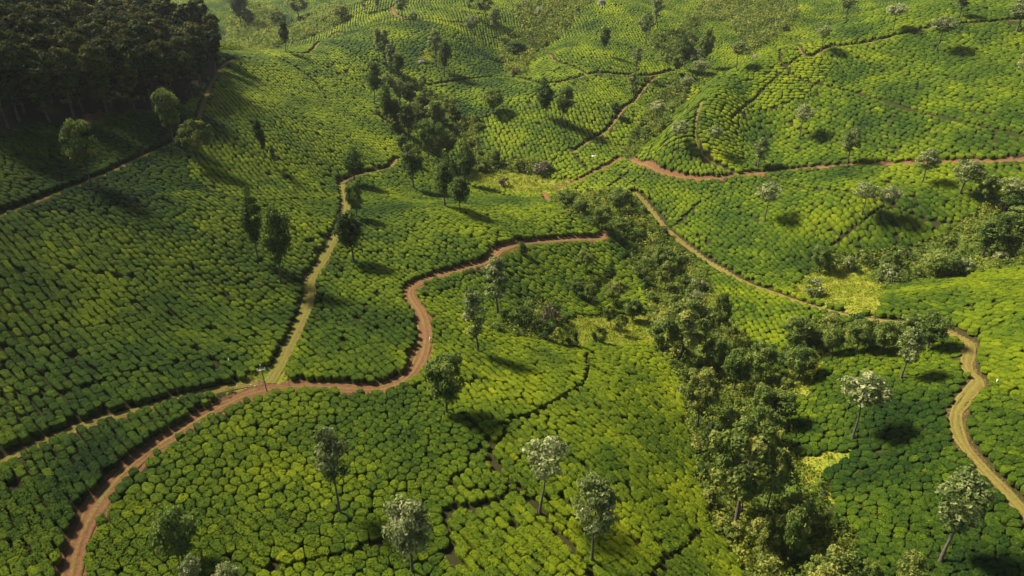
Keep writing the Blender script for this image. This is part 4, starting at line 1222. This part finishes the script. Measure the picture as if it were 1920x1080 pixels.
BIG = [(1541, 926, 1.5, 1.1, 1.0, 'rock', 'grey boulder with a pale top on the grass clearing'), (1466, 804, 1.4, 0.9, 0.6, 'pale', 'pale flat rock at the edge of the rough tea beside the gully'),
       (1112, 294, 2.2, 1.3, 0.9, 'pale', 'pale grey rock lying in the small tea plot beside the knoll footpath'), (1012, 24, 6.0, 5.0, 5.0, 'rock', 'large dark rock outcrop on the scrubby slope'),
       (1128, 8, 5.0, 4.0, 3.4, 'rock', 'grey rock outcrop at the crest of the far hill'), (1210, 96, 2.2, 1.6, 1.4, 'rock', 'pinkish pale rock beside a tree on the far hill'),
       (1370, 34, 10.0, 4.0, 3.4, 'rock', 'long dark rock ledge above the small tea plot'), (1420, 108, 3.0, 2.2, 2.2, 'rock', 'black boulder on the hill edge near the ridge path'),
       (790, 118, 4.0, 2.5, 1.8, 'rock', 'dark rock under the bare patch on the back slope'), (1612, 591, 1.3, 0.9, 0.7, 'pale', 'pale rock beside the lower track at the yellow hollow')]
for k, (ax, ay, sx, sy, sz, mt, lab) in enumerate(BIG):
    x, y, z, d = at_px(ax, ay)
    me = rock_mesh(11 + k, sx, sy, sz, M[mt], 18, 13)
    o = obj('boulder', me, label=lab, category='rock')
    o.location = (x, y, z + sz * 0.02)
for (ax, ay, lab) in ((430, 684, 'short white marker post among the tea above the track junction'), (1866, 722, 'white marker post in the tea beside the winding grassy track'), (524, 103, 'white marker post on the long ridge beside the solitary dark tree'), (806, 641, 'white marker post at the outer edge of the red track S-bend')):
    x, y, z, d = at_px(ax, ay)
    po = bpy.data.objects.new('marker_post', None); COL.objects.link(po); po.location = (x, y, z); po.rotation_euler = (0.02, 0.04, 0.4)
    po.scale = (0.75, 0.75, 0.8); po['label'] = lab; po['category'] = 'marker post'; po['group'] = 'white marker posts'
    c, q = box(0.2, 0.13, 1.5, 0.55); obj('post', mesh_np('post', c, quads=q, material=M['white']), po)
    c, q = lathe([(0.0, 1.40), (0.07, 1.37), (0.13, 1.301)], 4); obj('cap', mesh_np('cap', c, quads=q, material=M['white']), po)

# ------------------------------------------------------------------ air
def haze_box():
    x0, x1, y0, y1, z0, z1 = -700.0, 700.0, -30.0, 760.0, float(min(H0.min(), -24)) - 2.0, 110.0
    co = np.array([[x, y, z] for z in (z0, z1) for y in (y0, y1) for x in (x0, x1)])
    q = [(0, 2, 3, 1), (4, 5, 7, 6), (0, 1, 5, 4), (2, 6, 7, 3), (0, 4, 6, 2), (1, 3, 7, 5)]
    m = bpy.data.materials.new('valley_haze'); m.use_nodes = True
    nt = m.node_tree; nt.nodes.clear()
    out = nt.nodes.new('ShaderNodeOutputMaterial'); v = nt.nodes.new('ShaderNodeVolumePrincipled')
    v.inputs['Color'].default_value = (0.93, 0.95, 0.97, 1); v.inputs['Density'].default_value = 0.00007
    v.inputs['Anisotropy'].default_value = 0.2
    nt.links.new(v.outputs[0], out.inputs['Volume'])
    obj('haze', mesh_np('haze', co, quads=np.array(q), material=m), kind='stuff')
haze_box()

# ------------------------------------------------------------------ the thin cloud whose shade lies over the forest and the slope below it
def cloud(cx, cy, cz, rx, ry, n, label):
    m = bpy.data.materials.new('cloud_vapour'); m.use_nodes = True
    nt = m.node_tree; nt.nodes.clear()
    out = nt.nodes.new('ShaderNodeOutputMaterial'); d = nt.nodes.new('ShaderNodeBsdfDiffuse'); t = nt.nodes.new('ShaderNodeBsdfTransparent'); mx = nt.nodes.new('ShaderNodeMixShader')
    d.inputs[0].default_value = (0.85, 0.85, 0.86, 1); mx.inputs[0].default_value = 0.095
    nt.links.new(t.outputs[0], mx.inputs[1]); nt.links.new(d.outputs[0], mx.inputs[2]); nt.links.new(mx.outputs[0], out.inputs[0])
    CO, Q = [], []
    base = 0
    th = np.linspace(0, 2 * math.pi, 14, endpoint=False); ph = np.linspace(0.12, math.pi - 0.12, 8)
    for k in range(n):
        a, r = rng.uniform(0, 6.283), rng.random() ** 0.7
        c = np.array([cx + math.cos(a) * r * rx, cy + math.sin(a) * r * ry, cz + rng.normal(0, 9)])
        s = rng.uniform(0.20, 0.42) * (1.15 - 0.5 * r) * min(rx, ry)
        P, T = np.meshgrid(ph, th, indexing='ij')
        v = np.stack([np.sin(P) * np.cos(T), np.sin(P) * np.sin(T), np.cos(P) * 0.55], -1)
        lump = 1 + 0.35 * (vnoise(v[..., 0] * 2.2 + k * 3.7, v[..., 1] * 2.2 + v[..., 2] * 3 + k, 7) - 0.5)
        CO.append((c + v * lump[..., None] * s).reshape(-1, 3))
        i = base + np.arange(8 * 14).reshape(8, 14); j = np.roll(i, -1, 1)
        Q.append(np.stack([i[:-1], i[1:], j[1:], j[:-1]], -1).reshape(-1, 4))
        base += 8 * 14
    obj('cloud', mesh_np('cloud', np.vstack(CO), quads=np.vstack(Q), smooth=True, material=m), kind='stuff', label=label, category='cloud')
_g = np.array([-122.0, 132.0, 18.0])
_t = (430.0 - _g[2]) / sv.z
cloud(_g[0] + sv.x * _t, _g[1] + sv.y * _t, 430.0, 80, 112, 80, 'thin fair-weather cloud drifting over the forest')
